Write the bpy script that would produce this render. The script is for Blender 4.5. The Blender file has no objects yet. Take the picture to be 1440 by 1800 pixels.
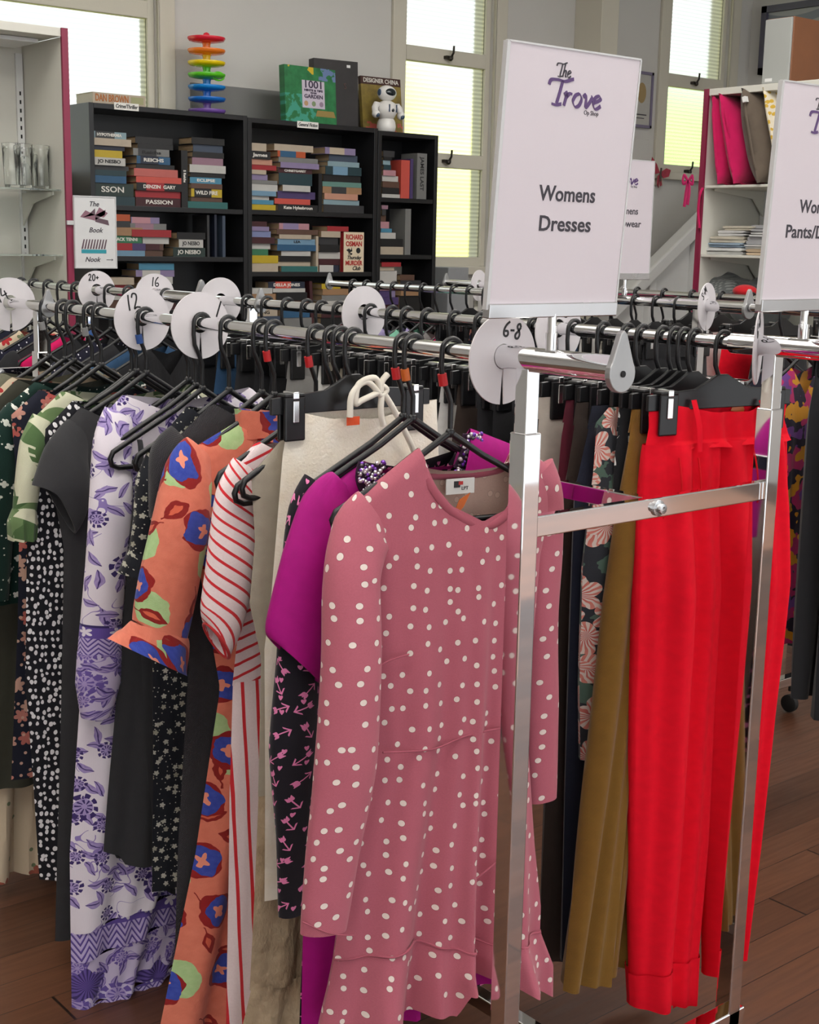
import bpy, bmesh, math, random
import numpy as np
from mathutils import Vector, Matrix
random.seed(7)
sc = bpy.context.scene
COL = sc.collection
PI = math.pi
sin, cos = math.sin, math.cos

# ------------------------------------------------------------------ camera
EYE = 1.52
F = 2416.0
PIT, ROL, YAW = math.radians(11.08), math.radians(1.136), math.radians(39.69)
fw = Vector((sin(YAW)*cos(PIT), cos(YAW)*cos(PIT), -sin(PIT)))
r0 = Vector((cos(YAW), -sin(YAW), 0))
u0 = r0.cross(fw)
rt = r0*cos(ROL) + u0*sin(ROL)
up = -r0*sin(ROL) + u0*cos(ROL)
CAM = Vector((0, 0, EYE))
cd = bpy.data.cameras.new('camera')
cam = bpy.data.objects.new('camera', cd)
COL.objects.link(cam)
cam.matrix_world = Matrix(((rt.x, up.x, -fw.x, 0), (rt.y, up.y, -fw.y, 0), (rt.z, up.z, -fw.z, EYE), (0, 0, 0, 1)))
cd.sensor_fit = 'HORIZONTAL'
cd.sensor_width = 36
cd.lens = 36*F/1440
cd.clip_start = 0.05
sc.camera = cam

# ------------------------------------------------------------------ light
w = bpy.data.worlds.new('sky')
sc.world = w
w.use_nodes = True
wb = w.node_tree.nodes['Background']
wb.inputs[0].default_value = (0.93, 0.97, 1.0, 1)
wb.inputs[1].default_value = 1.5
sun = bpy.data.objects.new('sun', bpy.data.lights.new('sun', 'SUN'))
COL.objects.link(sun)
sun.data.energy = 9.0
sun.data.angle = 0.02
sun.data.color = (1.0, 0.95, 0.82)
sun.rotation_euler = (math.radians(33), 0, math.radians(25))
for nm, x, y in (('ceiling_light_near', -0.6, 0.6), ('ceiling_light_front', 1.9, 0.5), ('ceiling_light_mid', 0.7, 3.3), ('ceiling_light_far', 3.8, 3.2), ('ceiling_light_side', 4.6, 0.8)):
    L = bpy.data.lights.new(nm, 'AREA')
    L.shape = 'RECTANGLE'
    L.size, L.size_y = 1.5, 0.5
    L.energy = 42
    L.color = (1.0, 0.97, 0.93)
    o = bpy.data.objects.new(nm, L)
    COL.objects.link(o)
    o.location = (x, y, 3.5)
    if nm.endswith(('near', 'front', 'mid')):      # added uplights, brightening the ceiling that the chrome reflects
        o.location.z = 2.95
        o.rotation_euler = (PI, 0, 0)
        L.energy = 70
vs = sc.view_settings
vs.view_transform = 'Standard'
vs.look = 'None'
vs.gamma = 1
vs.exposure = 0.06
vs.use_curve_mapping = False

# ------------------------------------------------------------------ geometry helpers
def ray(x, y):
    return fw + rt*((x-720)/F) - up*((y-900)/F)

def on(x, y, ax, v):
    """world point seen at a picture position, on the plane axis ax = v"""
    d = ray(x, y)
    return CAM + d*((v-CAM[ax])/d[ax])

def proj(p):
    d = Vector(p)-CAM
    z = d.dot(fw)
    return 720+F*d.dot(rt)/z, 900-F*d.dot(up)/z

def rail_y(X, px, z=1.36):
    a, b = 0.6, 7.0
    for _ in range(50):
        m = (a+b)/2
        if proj((X, m, z))[0] > px: a = m
        else: b = m
    return (a+b)/2

def lin(c):
    c /= 255.0
    return c/12.92 if c <= 0.04045 else ((c+0.055)/1.055)**2.4

def rgb(r, g, b):
    return (lin(r), lin(g), lin(b), 1.0)

class MB:
    """collects shapes into one mesh"""
    def __init__(s):
        s.v, s.f, s.uv = [], [], {}
    def add(s, vs, fs, uv=None):
        n = len(s.v)
        s.v += [tuple(p) for p in vs]
        if uv is not None:
            for i, q in enumerate(uv): s.uv[n+i] = q
        s.f += [tuple(n+i for i in f) for f in fs]
        return s
    def box(s, a, b, rot=0, piv=None):
        (x0, y0, z0), (x1, y1, z1) = a, b
        vs = [(x0,y0,z0),(x1,y0,z0),(x1,y1,z0),(x0,y1,z0),(x0,y0,z1),(x1,y0,z1),(x1,y1,z1),(x0,y1,z1)]
        if rot:
            px, py = piv or ((x0+x1)/2, (y0+y1)/2)
            vs = [(px+(x-px)*cos(rot)-(y-py)*sin(rot), py+(x-px)*sin(rot)+(y-py)*cos(rot), z) for x, y, z in vs]
        return s.add(vs, [(0,3,2,1),(4,5,6,7),(0,1,5,4),(1,2,6,5),(2,3,7,6),(3,0,4,7)])
    def tube(s, pts, r, n=10, cap=True, flat=None):
        """swept round (or flat = (a, b) elliptical) tube through pts; r a number or one per point"""
        P = [Vector(p) for p in pts]
        R = r if isinstance(r, (list, tuple)) else [r]*len(P)
        T = []
        for i in range(len(P)):
            t = P[min(i+1, len(P)-1)]-P[max(i-1, 0)]
            T.append(t.normalized() if t.length > 1e-9 else Vector((0, 0, 1)))
        ref = Vector((0, 1, 0)) if abs(T[0].y) < 0.9 else Vector((1, 0, 0))
        a = (ref-T[0]*ref.dot(T[0])).normalized()
        vs, fs = [], []
        for i, p in enumerate(P):
            a = (a-T[i]*a.dot(T[i])).normalized()
            b = T[i].cross(a)
            fa, fb = flat or (1, 1)
            for k in range(n):
                q = 2*PI*k/n
                vs.append(p+a*(R[i]*fa*cos(q))+b*(R[i]*fb*sin(q)))
        for i in range(len(P)-1):
            for k in range(n):
                k2 = (k+1) % n
                fs.append((i*n+k, i*n+k2, (i+1)*n+k2, (i+1)*n+k))
        if cap:
            fs.append(tuple(range(n))[::-1])
            fs.append(tuple((len(P)-1)*n+k for k in range(n)))
        return s.add(vs, fs)
    def lathe(s, prof, c=(0, 0, 0), n=24, axis='z', cap=True):
        vs, fs = [], []
        for r, h in prof:
            for k in range(n):
                q = 2*PI*k/n
                p = (r*cos(q), r*sin(q), h)
                if axis == 'y': p = (p[0], h, p[1])
                if axis == 'x': p = (h, p[0], p[1])
                vs.append((c[0]+p[0], c[1]+p[1], c[2]+p[2]))
        for i in range(len(prof)-1):
            for k in range(n):
                k2 = (k+1) % n
                fs.append((i*n+k, i*n+k2, (i+1)*n+k2, (i+1)*n+k))
        if cap:
            fs.append(tuple(range(n))[::-1])
            fs.append(tuple((len(prof)-1)*n+k for k in range(n)))
        return s.add(vs, fs)
    def ball(s, c, rx, ry=None, rz=None, n=16, m=10):
        ry = ry or rx; rz = rz or rx
        vs, fs = [], []
        for i in range(m+1):
            t = PI*i/m
            for k in range(n):
                q = 2*PI*k/n
                vs.append((c[0]+rx*sin(t)*cos(q), c[1]+ry*sin(t)*sin(q), c[2]-rz*cos(t)))
        for i in range(m):
            for k in range(n):
                k2 = (k+1) % n
                fs.append((i*n+k, i*n+k2, (i+1)*n+k2, (i+1)*n+k))
        return s.add(vs, fs)
    def prism(s, poly, t0, t1, plane='xz', c=(0, 0, 0)):
        """outline poly extruded from t0 to t1 across its plane"""
        n = len(poly)
        vs = []
        for t in (t0, t1):
            for a, b in poly:
                p = (a, t, b) if plane == 'xz' else ((t, a, b) if plane == 'yz' else (a, b, t))
                vs.append((c[0]+p[0], c[1]+p[1], c[2]+p[2]))
        fs = [tuple(range(n))[::-1], tuple(range(n, 2*n))]
        fs += [(i, (i+1) % n, n+(i+1) % n, n+i) for i in range(n)]
        return s.add(vs, fs)
    def xf(s, M):
        s.v = [tuple(M @ Vector(p)) for p in s.v]
        return s
    def build(s, name, mat, parent=None, smooth=False, bevel=0, world=False, seg=2, fix=True, at=None):
        """one mesh object; world=True: shapes were given in world space and are brought into the parent's"""
        me = bpy.data.meshes.new(name)
        off = Vector((0, 0, 0))
        if at is not None: off = Vector(at)
        elif parent is not None and world: off = Vector(parent['_o'])
        me.from_pydata([tuple(Vector(p)-off) for p in s.v], [], s.f)
        if s.uv:
            L = me.uv_layers.new(name='uv')
            for lp in me.loops:
                L.data[lp.index].uv = s.uv.get(lp.vertex_index, (0, 0))
        bm = bmesh.new()
        bm.from_mesh(me)
        bmesh.ops.remove_doubles(bm, verts=bm.verts, dist=1e-6)
        if fix: bmesh.ops.recalc_face_normals(bm, faces=bm.faces)
        if smooth:
            for f in bm.faces: f.smooth = True
            for e in bm.edges:
                if len(e.link_faces) == 2 and e.calc_face_angle(0) > 0.9: e.smooth = False
        bm.to_mesh(me)
        bm.free()
        o = bpy.data.objects.new(name, me)
        COL.objects.link(o)
        for m in (mat if isinstance(mat, (list, tuple)) else [mat]):
            me.materials.append(m)
        if parent is not None: o.parent = parent
        elif at is not None: o.location = off
        if bevel:
            b = o.modifiers.new('bevel', 'BEVEL')
            b.width = bevel; b.segments = seg; b.limit_method = 'ANGLE'; b.angle_limit = 0.7
        return o

def tag(o, label, cat, group=None):
    o['label'] = label; o['category'] = cat
    if group: o['group'] = group
    return o

def thing(name, label, cat, loc=(0, 0, 0), rz=0, group=None):
    o = bpy.data.objects.new(name, None)
    COL.objects.link(o)
    o.location = loc; o.rotation_euler = (0, 0, rz)
    o.empty_display_size = 0.05
    o['_o'] = tuple(loc)
    return tag(o, label, cat, group)

def struct(o):
    o['kind'] = 'structure'
    return o

def wordth(i):
    return ['first','second','third','fourth','fifth','sixth','seventh','eighth','ninth','tenth','eleventh','twelfth',
            'thirteenth','fourteenth','fifteenth','sixteenth','seventeenth','eighteenth','nineteenth','twentieth',
            'twenty-first','twenty-second','twenty-third','twenty-fourth','twenty-fifth','twenty-sixth','twenty-seventh','twenty-eighth'][i]

def smoothpath(pts, k=6):
    """Catmull-Rom through pts"""
    P = [Vector(p) for p in pts]
    out = []
    for i in range(len(P)-1):
        a, b, c, d = P[max(i-1, 0)], P[i], P[i+1], P[min(i+2, len(P)-1)]
        for j in range(k):
            t = j/k
            out.append(0.5*((2*b)+(c-a)*t+(2*a-5*b+4*c-d)*t*t+(3*b-a-3*c+d)*t*t*t))
    out.append(P[-1])
    return out

# ------------------------------------------------------------------ material helpers
class N:
    """a number socket with arithmetic"""
    def __init__(s, g, k): s.g, s.k = g, k
    def __add__(s, o): return s.g.m('ADD', s, o)
    __radd__ = __add__
    def __sub__(s, o): return s.g.m('SUBTRACT', s, o)
    def __rsub__(s, o): return s.g.m('SUBTRACT', o, s)
    def __mul__(s, o): return s.g.m('MULTIPLY', s, o)
    __rmul__ = __mul__
    def __truediv__(s, o): return s.g.m('DIVIDE', s, o)
    def __neg__(s): return s.g.m('MULTIPLY', s, -1)
    def __lt__(s, o): return s.g.m('LESS_THAN', s, o)
    def __gt__(s, o): return s.g.m('GREATER_THAN', s, o)
    def abs(s): return s.g.m('ABSOLUTE', s)
    def sin(s): return s.g.m('SINE', s)
    def cos(s): return s.g.m('COSINE', s)
    def frac(s): return s.g.m('FRACT', s)
    def floor(s): return s.g.m('FLOOR', s)
    def sqrt(s): return s.g.m('SQRT', s)
    def min(s, o): return s.g.m('MINIMUM', s, o)
    def max(s, o): return s.g.m('MAXIMUM', s, o)

class G:
    """a node material under construction"""
    def __init__(s, name):
        s.mat = bpy.data.materials.new(name)
        s.mat.use_nodes = True
        s.nt = s.mat.node_tree
        s.b = s.nt.nodes['Principled BSDF']
    def n(s, t, **kw):
        nd = s.nt.nodes.new(t)
        for k, v in kw.items(): setattr(nd, k, v)
        return nd
    def put(s, inp, v):
        if isinstance(v, N): s.nt.links.new(v.k, inp)
        elif isinstance(v, bpy.types.NodeSocket): s.nt.links.new(v, inp)
        else: inp.default_value = v
    def m(s, op, *a):
        nd = s.n('ShaderNodeMath', operation=op)
        for i, v in enumerate(a): s.put(nd.inputs[i], v)
        return N(s, nd.outputs[0])
    def atan2(s, a, b): return s.m('ARCTAN2', a, b)
    def sep(s, sock):
        nd = s.n('ShaderNodeSeparateXYZ')
        s.nt.links.new(sock, nd.inputs[0])
        return [N(s, nd.outputs[i]) for i in range(3)]
    def comb(s, x, y, z=0.0):
        nd = s.n('ShaderNodeCombineXYZ')
        for i, v in enumerate((x, y, z)): s.put(nd.inputs[i], v)
        return nd.outputs[0]
    def uv(s):
        return s.sep(s.n('ShaderNodeUVMap').outputs[0])[:2]
    def ob(s):
        return s.sep(s.n('ShaderNodeTexCoord').outputs['Object'])
    def cell(s, u, v, size, rand=0.7, off=0.0):
        """random cells: (dx, dy from the cell's point, three random numbers)"""
        a, b = u/size+off, v/size+off*1.7
        nd = s.n('ShaderNodeTexVoronoi', voronoi_dimensions='2D', feature='F1')
        s.nt.links.new(s.comb(a, b), nd.inputs['Vector'])
        nd.inputs['Scale'].default_value = 1.0
        nd.inputs['Randomness'].default_value = rand
        p = s.sep(nd.outputs['Position'])
        c = s.n('ShaderNodeSeparateColor')
        s.nt.links.new(nd.outputs['Color'], c.inputs[0])
        return (a-p[0])*size, (b-p[1])*size, [N(s, c.outputs[i]) for i in range(3)]
    def turn(s, x, y, a):
        ca, sa = a.cos(), a.sin()
        return x*ca+y*sa, y*ca-x*sa
    def noise(s, u, v, scale, detail=2.0, w=0.0, rough=0.5):
        nd = s.n('ShaderNodeTexNoise', noise_dimensions='3D')
        s.nt.links.new(s.comb(u, v, w), nd.inputs['Vector'])
        nd.inputs['Scale'].default_value = scale
        nd.inputs['Detail'].default_value = detail
        nd.inputs['Roughness'].default_value = rough
        return N(s, nd.outputs[0])
    def mix(s, f, a, b):
        nd = s.n('ShaderNodeMix', data_type='RGBA')
        s.put(nd.inputs[0], f); s.put(nd.inputs[6], a); s.put(nd.inputs[7], b)
        return nd.outputs[2]
    def flower(s, x, y, a, n, R, dip=0.45):
        """1 inside an n-petalled flower of radius R"""
        q = s.atan2(y, x)+a
        r = (x*x+y*y).sqrt()
        return r < ((q*(n/2)).cos().abs()*dip+(1-dip))*R
    def oval(s, x, y, a, b):
        return (x*x/(a*a)+y*y/(b*b)) < 1.0
    def leaf(s, x, y, L, W):
        """pointed leaf along x from 0 to L"""
        t = x/L
        h = (t*(1-t)*4).max(0.0)*W
        return (y.abs()-h) < 0.0
    def done(s, col=None, rough=0.6, metal=0.0, bump=None, bstr=0.2, bdist=0.002, spec=None, sheen=0.0, **kw):
        if col is not None: s.put(s.b.inputs['Base Color'], col)
        s.put(s.b.inputs['Roughness'], rough)
        s.b.inputs['Metallic'].default_value = metal
        if spec is not None: s.b.inputs['Specular IOR Level'].default_value = spec
        if sheen: s.b.inputs['Sheen Weight'].default_value = sheen
        if bump is not None:
            nd = s.n('ShaderNodeBump')
            nd.inputs['Strength'].default_value = bstr
            nd.inputs['Distance'].default_value = bdist
            s.put(nd.inputs['Height'], bump)
            s.nt.links.new(nd.outputs[0], s.b.inputs['Normal'])
        for k, v in kw.items(): s.put(s.b.inputs[k], v)
        return s.mat

def plain(name, col, rough=0.5, metal=0.0, vary=0.06, scale=30.0, spec=None, bstr=0.05):
    g = G(name)
    x, y, z = g.ob()
    nz = g.noise(x, y, scale, 3.0, z)
    c2 = tuple(max(0, k*(1-vary*2.2)) for k in col[:3])+(1,)
    return g.done(g.mix(nz, col, c2), rough, metal, nz, bstr, 0.001, spec)

def cloth(name, colour, rough=0.9, wr=0.35, weave=True, sheen=0.15, inside=None):
    """fabric: colour is a tuple or a function (g, u, v) -> colour socket"""
    g = G(name)
    u, v = g.uv()
    c = colour(g, u, v) if callable(colour) else colour
    if not callable(colour):
        nz = g.noise(u, v, 60.0, 3.0)
        c = g.mix(nz, colour, tuple(k*0.78 for k in colour[:3])+(1,))
    if inside is not None:
        c = g.mix(N(g, g.n('ShaderNodeNewGeometry').outputs['Backfacing']), c, inside(g, u, v))
    h = g.noise(u*1.6, v*0.7, 14.0, 3.0)*1.0
    if weave:
        h = h+((u*2600).sin()*(v*2600).sin())*0.03
    return g.done(c, rough, 0.0, h, wr, 0.012, 0.25, sheen)

# ------------------------------------------------------------------ room materials
WY, RX, CEIL = 5.8, 7.6, 3.6
def wallmat(name, col):
    g = G(name)
    x, y, z = g.ob()
    nz = g.noise(x, y, 3.0, 4.0, z)
    fine = g.noise(x, y, 160.0, 2.0, z)
    return g.done(g.mix(nz, col, tuple(k*0.93 for k in col[:3])+(1,)), 0.75, 0, fine, 0.12, 0.002, 0.3)
M_wall = wallmat('wall_paint', rgb(204, 202, 197))
M_dado = wallmat('dado_paint', rgb(128, 128, 126))
M_ceil = wallmat('ceiling_paint', rgb(238, 238, 235))
M_trim = wallmat('cream_gloss_paint', rgb(206, 201, 186))
M_white = plain('white_paint', rgb(226, 226, 224), 0.5, vary=0.03)

def floormat():
    g = G('red_brown_floorboards')
    x, y, z = g.ob()
    pw = 0.105
    row = (y/pw).floor()
    fy = (y/pw).frac()
    h = ((row*12.9898).sin()*43758.5453).frac()
    px = (x/1.9+h*3.0)
    fx = px.frac()
    h2 = (((row*7.13+px.floor()*3.71)*12.9898).sin()*43758.5453).frac()
    grain = g.noise(x*1.0+h2*9, y*14.0, 6.0, 5.0, h2*20)
    c = g.mix(h2, rgb(118, 76, 54), rgb(92, 58, 40))
    c = g.mix(g.m('MULTIPLY', grain, 0.75), c, rgb(58, 34, 24))
    gap = ((fy < 0.02).max((fx < 0.003)))
    c = g.mix(gap, c, rgb(34, 20, 14))
    rough = g.m('ADD', g.m('MULTIPLY', grain, 0.25), 0.22)
    return g.done(c, rough, 0, (1.0-gap)+grain*0.15, 0.25, 0.002, 0.45)
M_floor = floormat()

# ------------------------------------------------------------------ floor, walls, ceiling
def slab(name, a, b, mat, bevel=0):
    return struct(MB().box(a, b).build(name, mat, bevel=bevel))
slab('floor', (-4, -3.5, -0.08), (RX+0.2, WY+0.2, 0), M_floor)
slab('ceiling', (-4, -3.5, CEIL), (RX+0.2, WY+0.2, CEIL+0.1), M_ceil)

def P(px, py, Y=WY):
    p = on(px, py, 1, Y)
    return p.x, p.z
w1r = P(276, 100)[0]
w2l, w2r = P(709, 97)[0], P(866, 117)[0]
w3l, w3r = P(1171, 137)[0], P(1277, 147)[0]
s1, s2, s3 = 1.75, P(790, 468)[1], P(1215, 306)[1]
WT = 3.25
w1l = w1r-1.55
# back wall with three window openings
wb_ = MB()
D0, D1 = WY, WY+0.16
for x0, x1, z0, z1 in ((-4, w1l, 0, CEIL), (w1l, w1r, 0, s1), (w1l, w1r, WT, CEIL), (w1r, w2l, 0, CEIL), (w2l, w2r, 0, s2), (w2l, w2r, WT, CEIL),
                       (w2r, w3l, 0, CEIL), (w3l, w3r, 0, s3), (w3l, w3r, WT, CEIL), (w3r, RX+0.2, 0, CEIL)):
    wb_.box((x0, D0, z0), (x1, D1, z1))
struct(wb_.build('wall_back', M_wall))
slab('wall_right', (RX, -3.5, 0), (RX+0.16, WY, CEIL), M_wall)
slab('wall_left', (-4.16, -3.5, 0), (-4, WY, CEIL), M_wall)
# grey dado below a straight line on the back wall
dz = P(640, 176)[1]
slab('trim_1', (w1r+0.17, WY-0.012, 0.12), (w2l-0.14, WY, dz), M_dado, 0.003)
slab('trim_2', (w2r+0.42, WY-0.012, 0.12), (w3l-0.14, WY, P(1100, 242)[1]), M_wall, 0.003)
slab('baseboard_back', (-4, WY-0.025, 0), (RX, WY-0.0125, 0.119), M_trim, 0.004)
# pilaster beside the middle window
pl, pr = P(1010, 50)[0], P(1040, 50)[0]
slab('trim_3', (pl, WY-0.21, 0), (pr, WY, CEIL), M_trim, 0.004)

def glassmat(name, tint):
    g = G(name)
    x, y, z = g.ob()
    rib = (z*(2*PI/0.022)).sin()*0.5+0.5
    gl = g.n('ShaderNodeBsdfGlass')
    gl.inputs['Roughness'].default_value = 0.22
    gl.inputs['IOR'].default_value = 1.22
    g.put(gl.inputs['Color'], g.mix(rib, tint, tuple(k*0.84 for k in tint[:3])+(1,)))
    bp = g.n('ShaderNodeBump')
    bp.inputs['Strength'].default_value = 0.55
    bp.inputs['Distance'].default_value = 0.004
    g.put(bp.inputs['Height'], rib)
    g.nt.links.new(bp.outputs[0], gl.inputs['Normal'])
    g.nt.links.new(gl.outputs[0], g.nt.nodes['Material Output'].inputs['Surface'])
    return g.mat
M_pane = glassmat('ribbed_window_glass', (0.97, 0.98, 0.95, 1))
M_dark_metal = plain('dark_bronze', rgb(70, 66, 60), 0.4, 0.8)

def window(n, xl, xr, z0, rails, latches):
    """casement set in the wall: casing, sash rails, one ribbed pane per light"""
    root = struct(bpy.data.objects.new('window_%d' % n, None))
    COL.objects.link(root)
    root.location = (xl, WY, z0)
    root['_o'] = (xl, WY, z0)
    f = MB()
    cw = 0.085
    f.box((xl-cw, WY-0.022, z0-cw), (xl, WY, WT+cw)).box((xr, WY-0.022, z0-cw), (xr+cw, WY, WT+cw))
    f.box((xl, WY-0.022, WT), (xr, WY, WT+cw))
    f.box((xl-cw-0.02, WY-0.05, z0-0.045), (xr+cw+0.02, WY, z0))
    f.build('window_casing', M_trim, root, bevel=0.004, world=True)
    s = MB()
    st = 0.035
    s.box((xl, WY+0.02, z0), (xl+st, WY+0.06, WT)).box((xr-st, WY+0.02, z0), (xr, WY+0.06, WT))
    zs = [z0+0.02]+list(rails)+[WT-0.02]
    for i, z in enumerate(zs):
        h = 0.038 if 0 < i < len(zs)-1 else 0.03
        s.box((xl+st, WY+0.015, z-h), (xr-st, WY+0.062, z+h))
    s.build('window_frame', M_trim, root, bevel=0.004, world=True)
    for i in range(len(zs)-1):
        MB().box((xl+st, WY+0.036, zs[i]+0.03), (xr-st, WY+0.042, zs[i+1]-0.03)).build('pane', M_pane, root, world=True)
    for x, z in latches:
        m = MB().box((x-0.025, WY-0.012, z-0.012), (x+0.02, WY+0.016, z+0.004))
        m.tube([(x+0.012, WY-0.006, z), (x+0.014, WY-0.02, z+0.02), (x+0.013, WY-0.024, z+0.055)], 0.006, 8)
        m.ball((x, WY-0.012, z-0.01), 0.014)
        m.build('window_latch', M_dark_metal, root, smooth=True, world=True)
window(1, w1l, w1r, s1, [P(275, 18)[1]], [])
ra, rb = P(790, 100)[1], P(785, 282)[1]
window(2, w2l, w2r, s2, [rb, ra], [(P(790, 80)[0], ra), (P(786, 278)[0], rb)])
rc = P(1222, 145)[1]
window(3, w3l, w3r, s3, [rc], [(P(1222, 138)[0], rc), (P(1210, 300)[0], s3+0.02)])

# ------------------------------------------------------------------ outdoors, seen blurred through the ribbed glass
M_grass = plain('sunlit_lawn', rgb(206, 212, 150), 0.9, vary=0.15, scale=2.0)
def bushmat(name, a, b):
    g = G(name)
    x, y, z = g.ob()
    return g.done(g.mix(g.noise(x, y, 2.6, 5.0, z), a, b), 0.8)
struct(MB().box((-20, WY+0.3, -0.3), (40, WY+40, -0.1)).build('lawn', M_grass))
for i, (x, y, z, rx, ry, rz, ca, cb, lab) in enumerate((
        (7.4, 9.6, 0.6, 1.5, 1.0, 1.75, rgb(236, 236, 170), rgb(206, 214, 130), 'yellow green shrub outside the tall middle window'),
        (12.2, 10.4, 0.3, 1.9, 1.2, 2.1, rgb(176, 206, 140), rgb(140, 180, 100), 'green shrub outside the far right window'),
        (4.2, 11.0, 0.5, 1.2, 1.0, 1.3, rgb(226, 226, 180), rgb(196, 206, 140), 'pale shrub outside the left window'))):
    b = MB().ball((0, 0, 0), rx, ry, rz, 40, 26)
    b.v = [tuple(Vector(p)*(1+0.10*sin(9*p[0]+i)*sin(8*p[2])+0.06*sin(21*p[1]+17*p[2])+random.uniform(-.03, .03))) for p in b.v]
    o = b.build('shrub', bushmat('shrub_leaves', ca, cb), smooth=True)
    o.location = (x, y, z+rz*0.35)
    tag(o, lab, 'shrub')

# stair balustrade on the right of the back wall
def ppt(px, py, Y): return on(px, py, 1, Y)
BY = WY-0.35
a, b = ppt(1128, 492, BY), ppt(1232, 388, BY)
t = thing('stair_balustrade', 'white sloping stair rail with panelling below, against the back wall', 'stair rail', ((a.x+b.x)/2, BY, 0))
d = (b-a)
a2 = a-d*0.6
b2 = b+d*0.8
n = Vector((-d.z, 0, d.x)).normalized()*0.04
MB().prism([((a2-n).x, (a2-n).z), ((b2-n).x, (b2-n).z), ((b2+n).x, (b2+n).z), ((a2+n).x, (a2+n).z)], BY-0.05, BY+0.05).build('handrail', M_white, t, bevel=0.012, world=True)
m2 = (a2-n, b2-n)
MB().prism([(m2[0].x+0.02, 0.0), (m2[1].x, 0.0), (m2[1].x, m2[1].z), (m2[0].x+0.02, m2[0].z)], BY+0.02, BY+0.05).build('panel', M_white, t, world=True)
for k in (0.3, 0.62, 0.95):
    q = a2+(b2-a2)*k-n
    MB().box((q.x-0.03, BY-0.02, 0), (q.x+0.03, BY+0.02, q.z)).build('post', M_white, t, bevel=0.004, world=True)

# ------------------------------------------------------------------ bookcases
M_black_wood = plain('black_ash_board', rgb(30, 30, 32), 0.34, vary=0.15, scale=12)
BFY = 5.5
def bX(px, py): return on(px, py, 1, BFY).x
def bZ(px, py): return on(px, py, 1, BFY).z
cases = []
def bookcase(label, xl, xr, top, shelves):
    t = thing('bookcase', label, 'bookcase', ((xl+xr)/2, BFY, 0), 0, 'black bookcases along the back wall')
    th = 0.022
    yb = BFY+0.275
    for x in (xl, xr-th):
        MB().box((x, BFY, 0), (x+th, yb, top)).build('side_panel', M_black_wood, t, bevel=0.0015, world=True)
    MB().box((xl+th, BFY, top-th), (xr-th, yb, top)).build('top_panel', M_black_wood, t, bevel=0.0015, world=True)
    MB().box((xl+th, yb-0.008, 0.08), (xr-th, yb, top-th)).build('back_panel', M_black_wood, t, world=True)
    MB().box((xl+th, BFY+0.02, 0), (xr-th, BFY+0.035, 0.08)).build('plinth', M_black_wood, t, world=True)
    for z in shelves+[0.08]:
        MB().box((xl+th, BFY+0.006, z-th), (xr-th, yb-0.008, z)).build('shelf', M_black_wood, t, bevel=0.0015, world=True)
    return t
T1, T2, T3 = bZ(290, 191), bZ(550, 216), bZ(720, 234)
Z11, Z12, Z13 = bZ(300, 364), bZ(300, 451), bZ(300, 545)
Z21, Z22, Z23 = bZ(545, 372), bZ(545, 478), bZ(545, 575)
Z31, Z32, Z33 = bZ(720, 349), bZ(720, 448), bZ(720, 550)
X10, X12, X23, X34 = bX(156, 178), bX(436, 300), bX(664, 350), bX(771, 240)
bookcase('wide black bookcase nearest the glass shelf unit, under the rainbow toy', X10, X12-0.002, T1, [Z11, Z12, Z13, Z13-0.35])
bookcase('wide black bookcase in the middle, under the garden book', X12, X23-0.004, T2, [Z21, Z22, Z23, Z23-0.35])
bookcase('narrow black bookcase beside the tall window, under the white robot', X23, X34, T3, [Z31, Z32, Z33, Z33-0.35])

# ------------------------------------------------------------------ books
def bookmat(name, col, band=None):
    g = G(name)
    x, y, z = g.ob()
    nz = g.noise(x, y, 35.0, 2.0, z)
    c = g.mix(nz*0.5, col, tuple(k*0.75 for k in col[:3])+(1,))
    if band is not None:
        k = ((x+0.02).abs() < 0.045)
        c = g.mix(k, c, band)
    return g.done(c, 0.45)
M_pages = plain('paper_page_edges', rgb(176, 150, 116), 0.9, vary=0.12, scale=300)
M_pages_pale = plain('pale_page_edges', rgb(206, 200, 188), 0.9, vary=0.1, scale=300)
M_ink_w = plain('pale_print', rgb(226, 222, 214), 0.6)
M_ink_k = plain('dark_print', rgb(30, 30, 32), 0.6)
M_ink_r = plain('red_print', rgb(178, 42, 40), 0.6)
BC = {'pale blue': (150, 178, 188), 'cream': (206, 190, 168), 'navy': (36, 42, 62), 'yellow': (214, 184, 40), 'white': (214, 212, 206),
      'dark grey': (58, 58, 60), 'dark teal': (36, 66, 74), 'blue': (48, 98, 138), 'dark green': (44, 62, 58), 'black': (30, 28, 30),
      'grey': (138, 138, 136), 'salmon': (214, 112, 104), 'coral': (226, 92, 78), 'red': (178, 44, 50), 'maroon': (74, 30, 36),
      'mauve': (168, 128, 146), 'brown': (104, 74, 60), 'sky blue': (84, 154, 186), 'teal': (50, 116, 112), 'orange': (206, 92, 46),
      'lilac': (156, 140, 180), 'purple': (84, 66, 118), 'green': (60, 132, 92), 'slate': (72, 84, 104), 'tan': (178, 138, 100),
      'peach': (218, 160, 134), 'lavender': (142, 152, 196), 'light blue': (128, 168, 196), 'sea green': (112, 156, 146), 'pink': (206, 150, 160)}
bm_cache = {}
def bmat(col, band=None):
    k = (col, band)
    if k not in bm_cache:
        bm_cache[k] = bookmat(col.replace(' ', '_')+'_cover', rgb(*[int(k*0.86) for k in BC[col]]), rgb(*[int(k*0.86) for k in BC[band]]) if band else None)
    return bm_cache[k]

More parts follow.
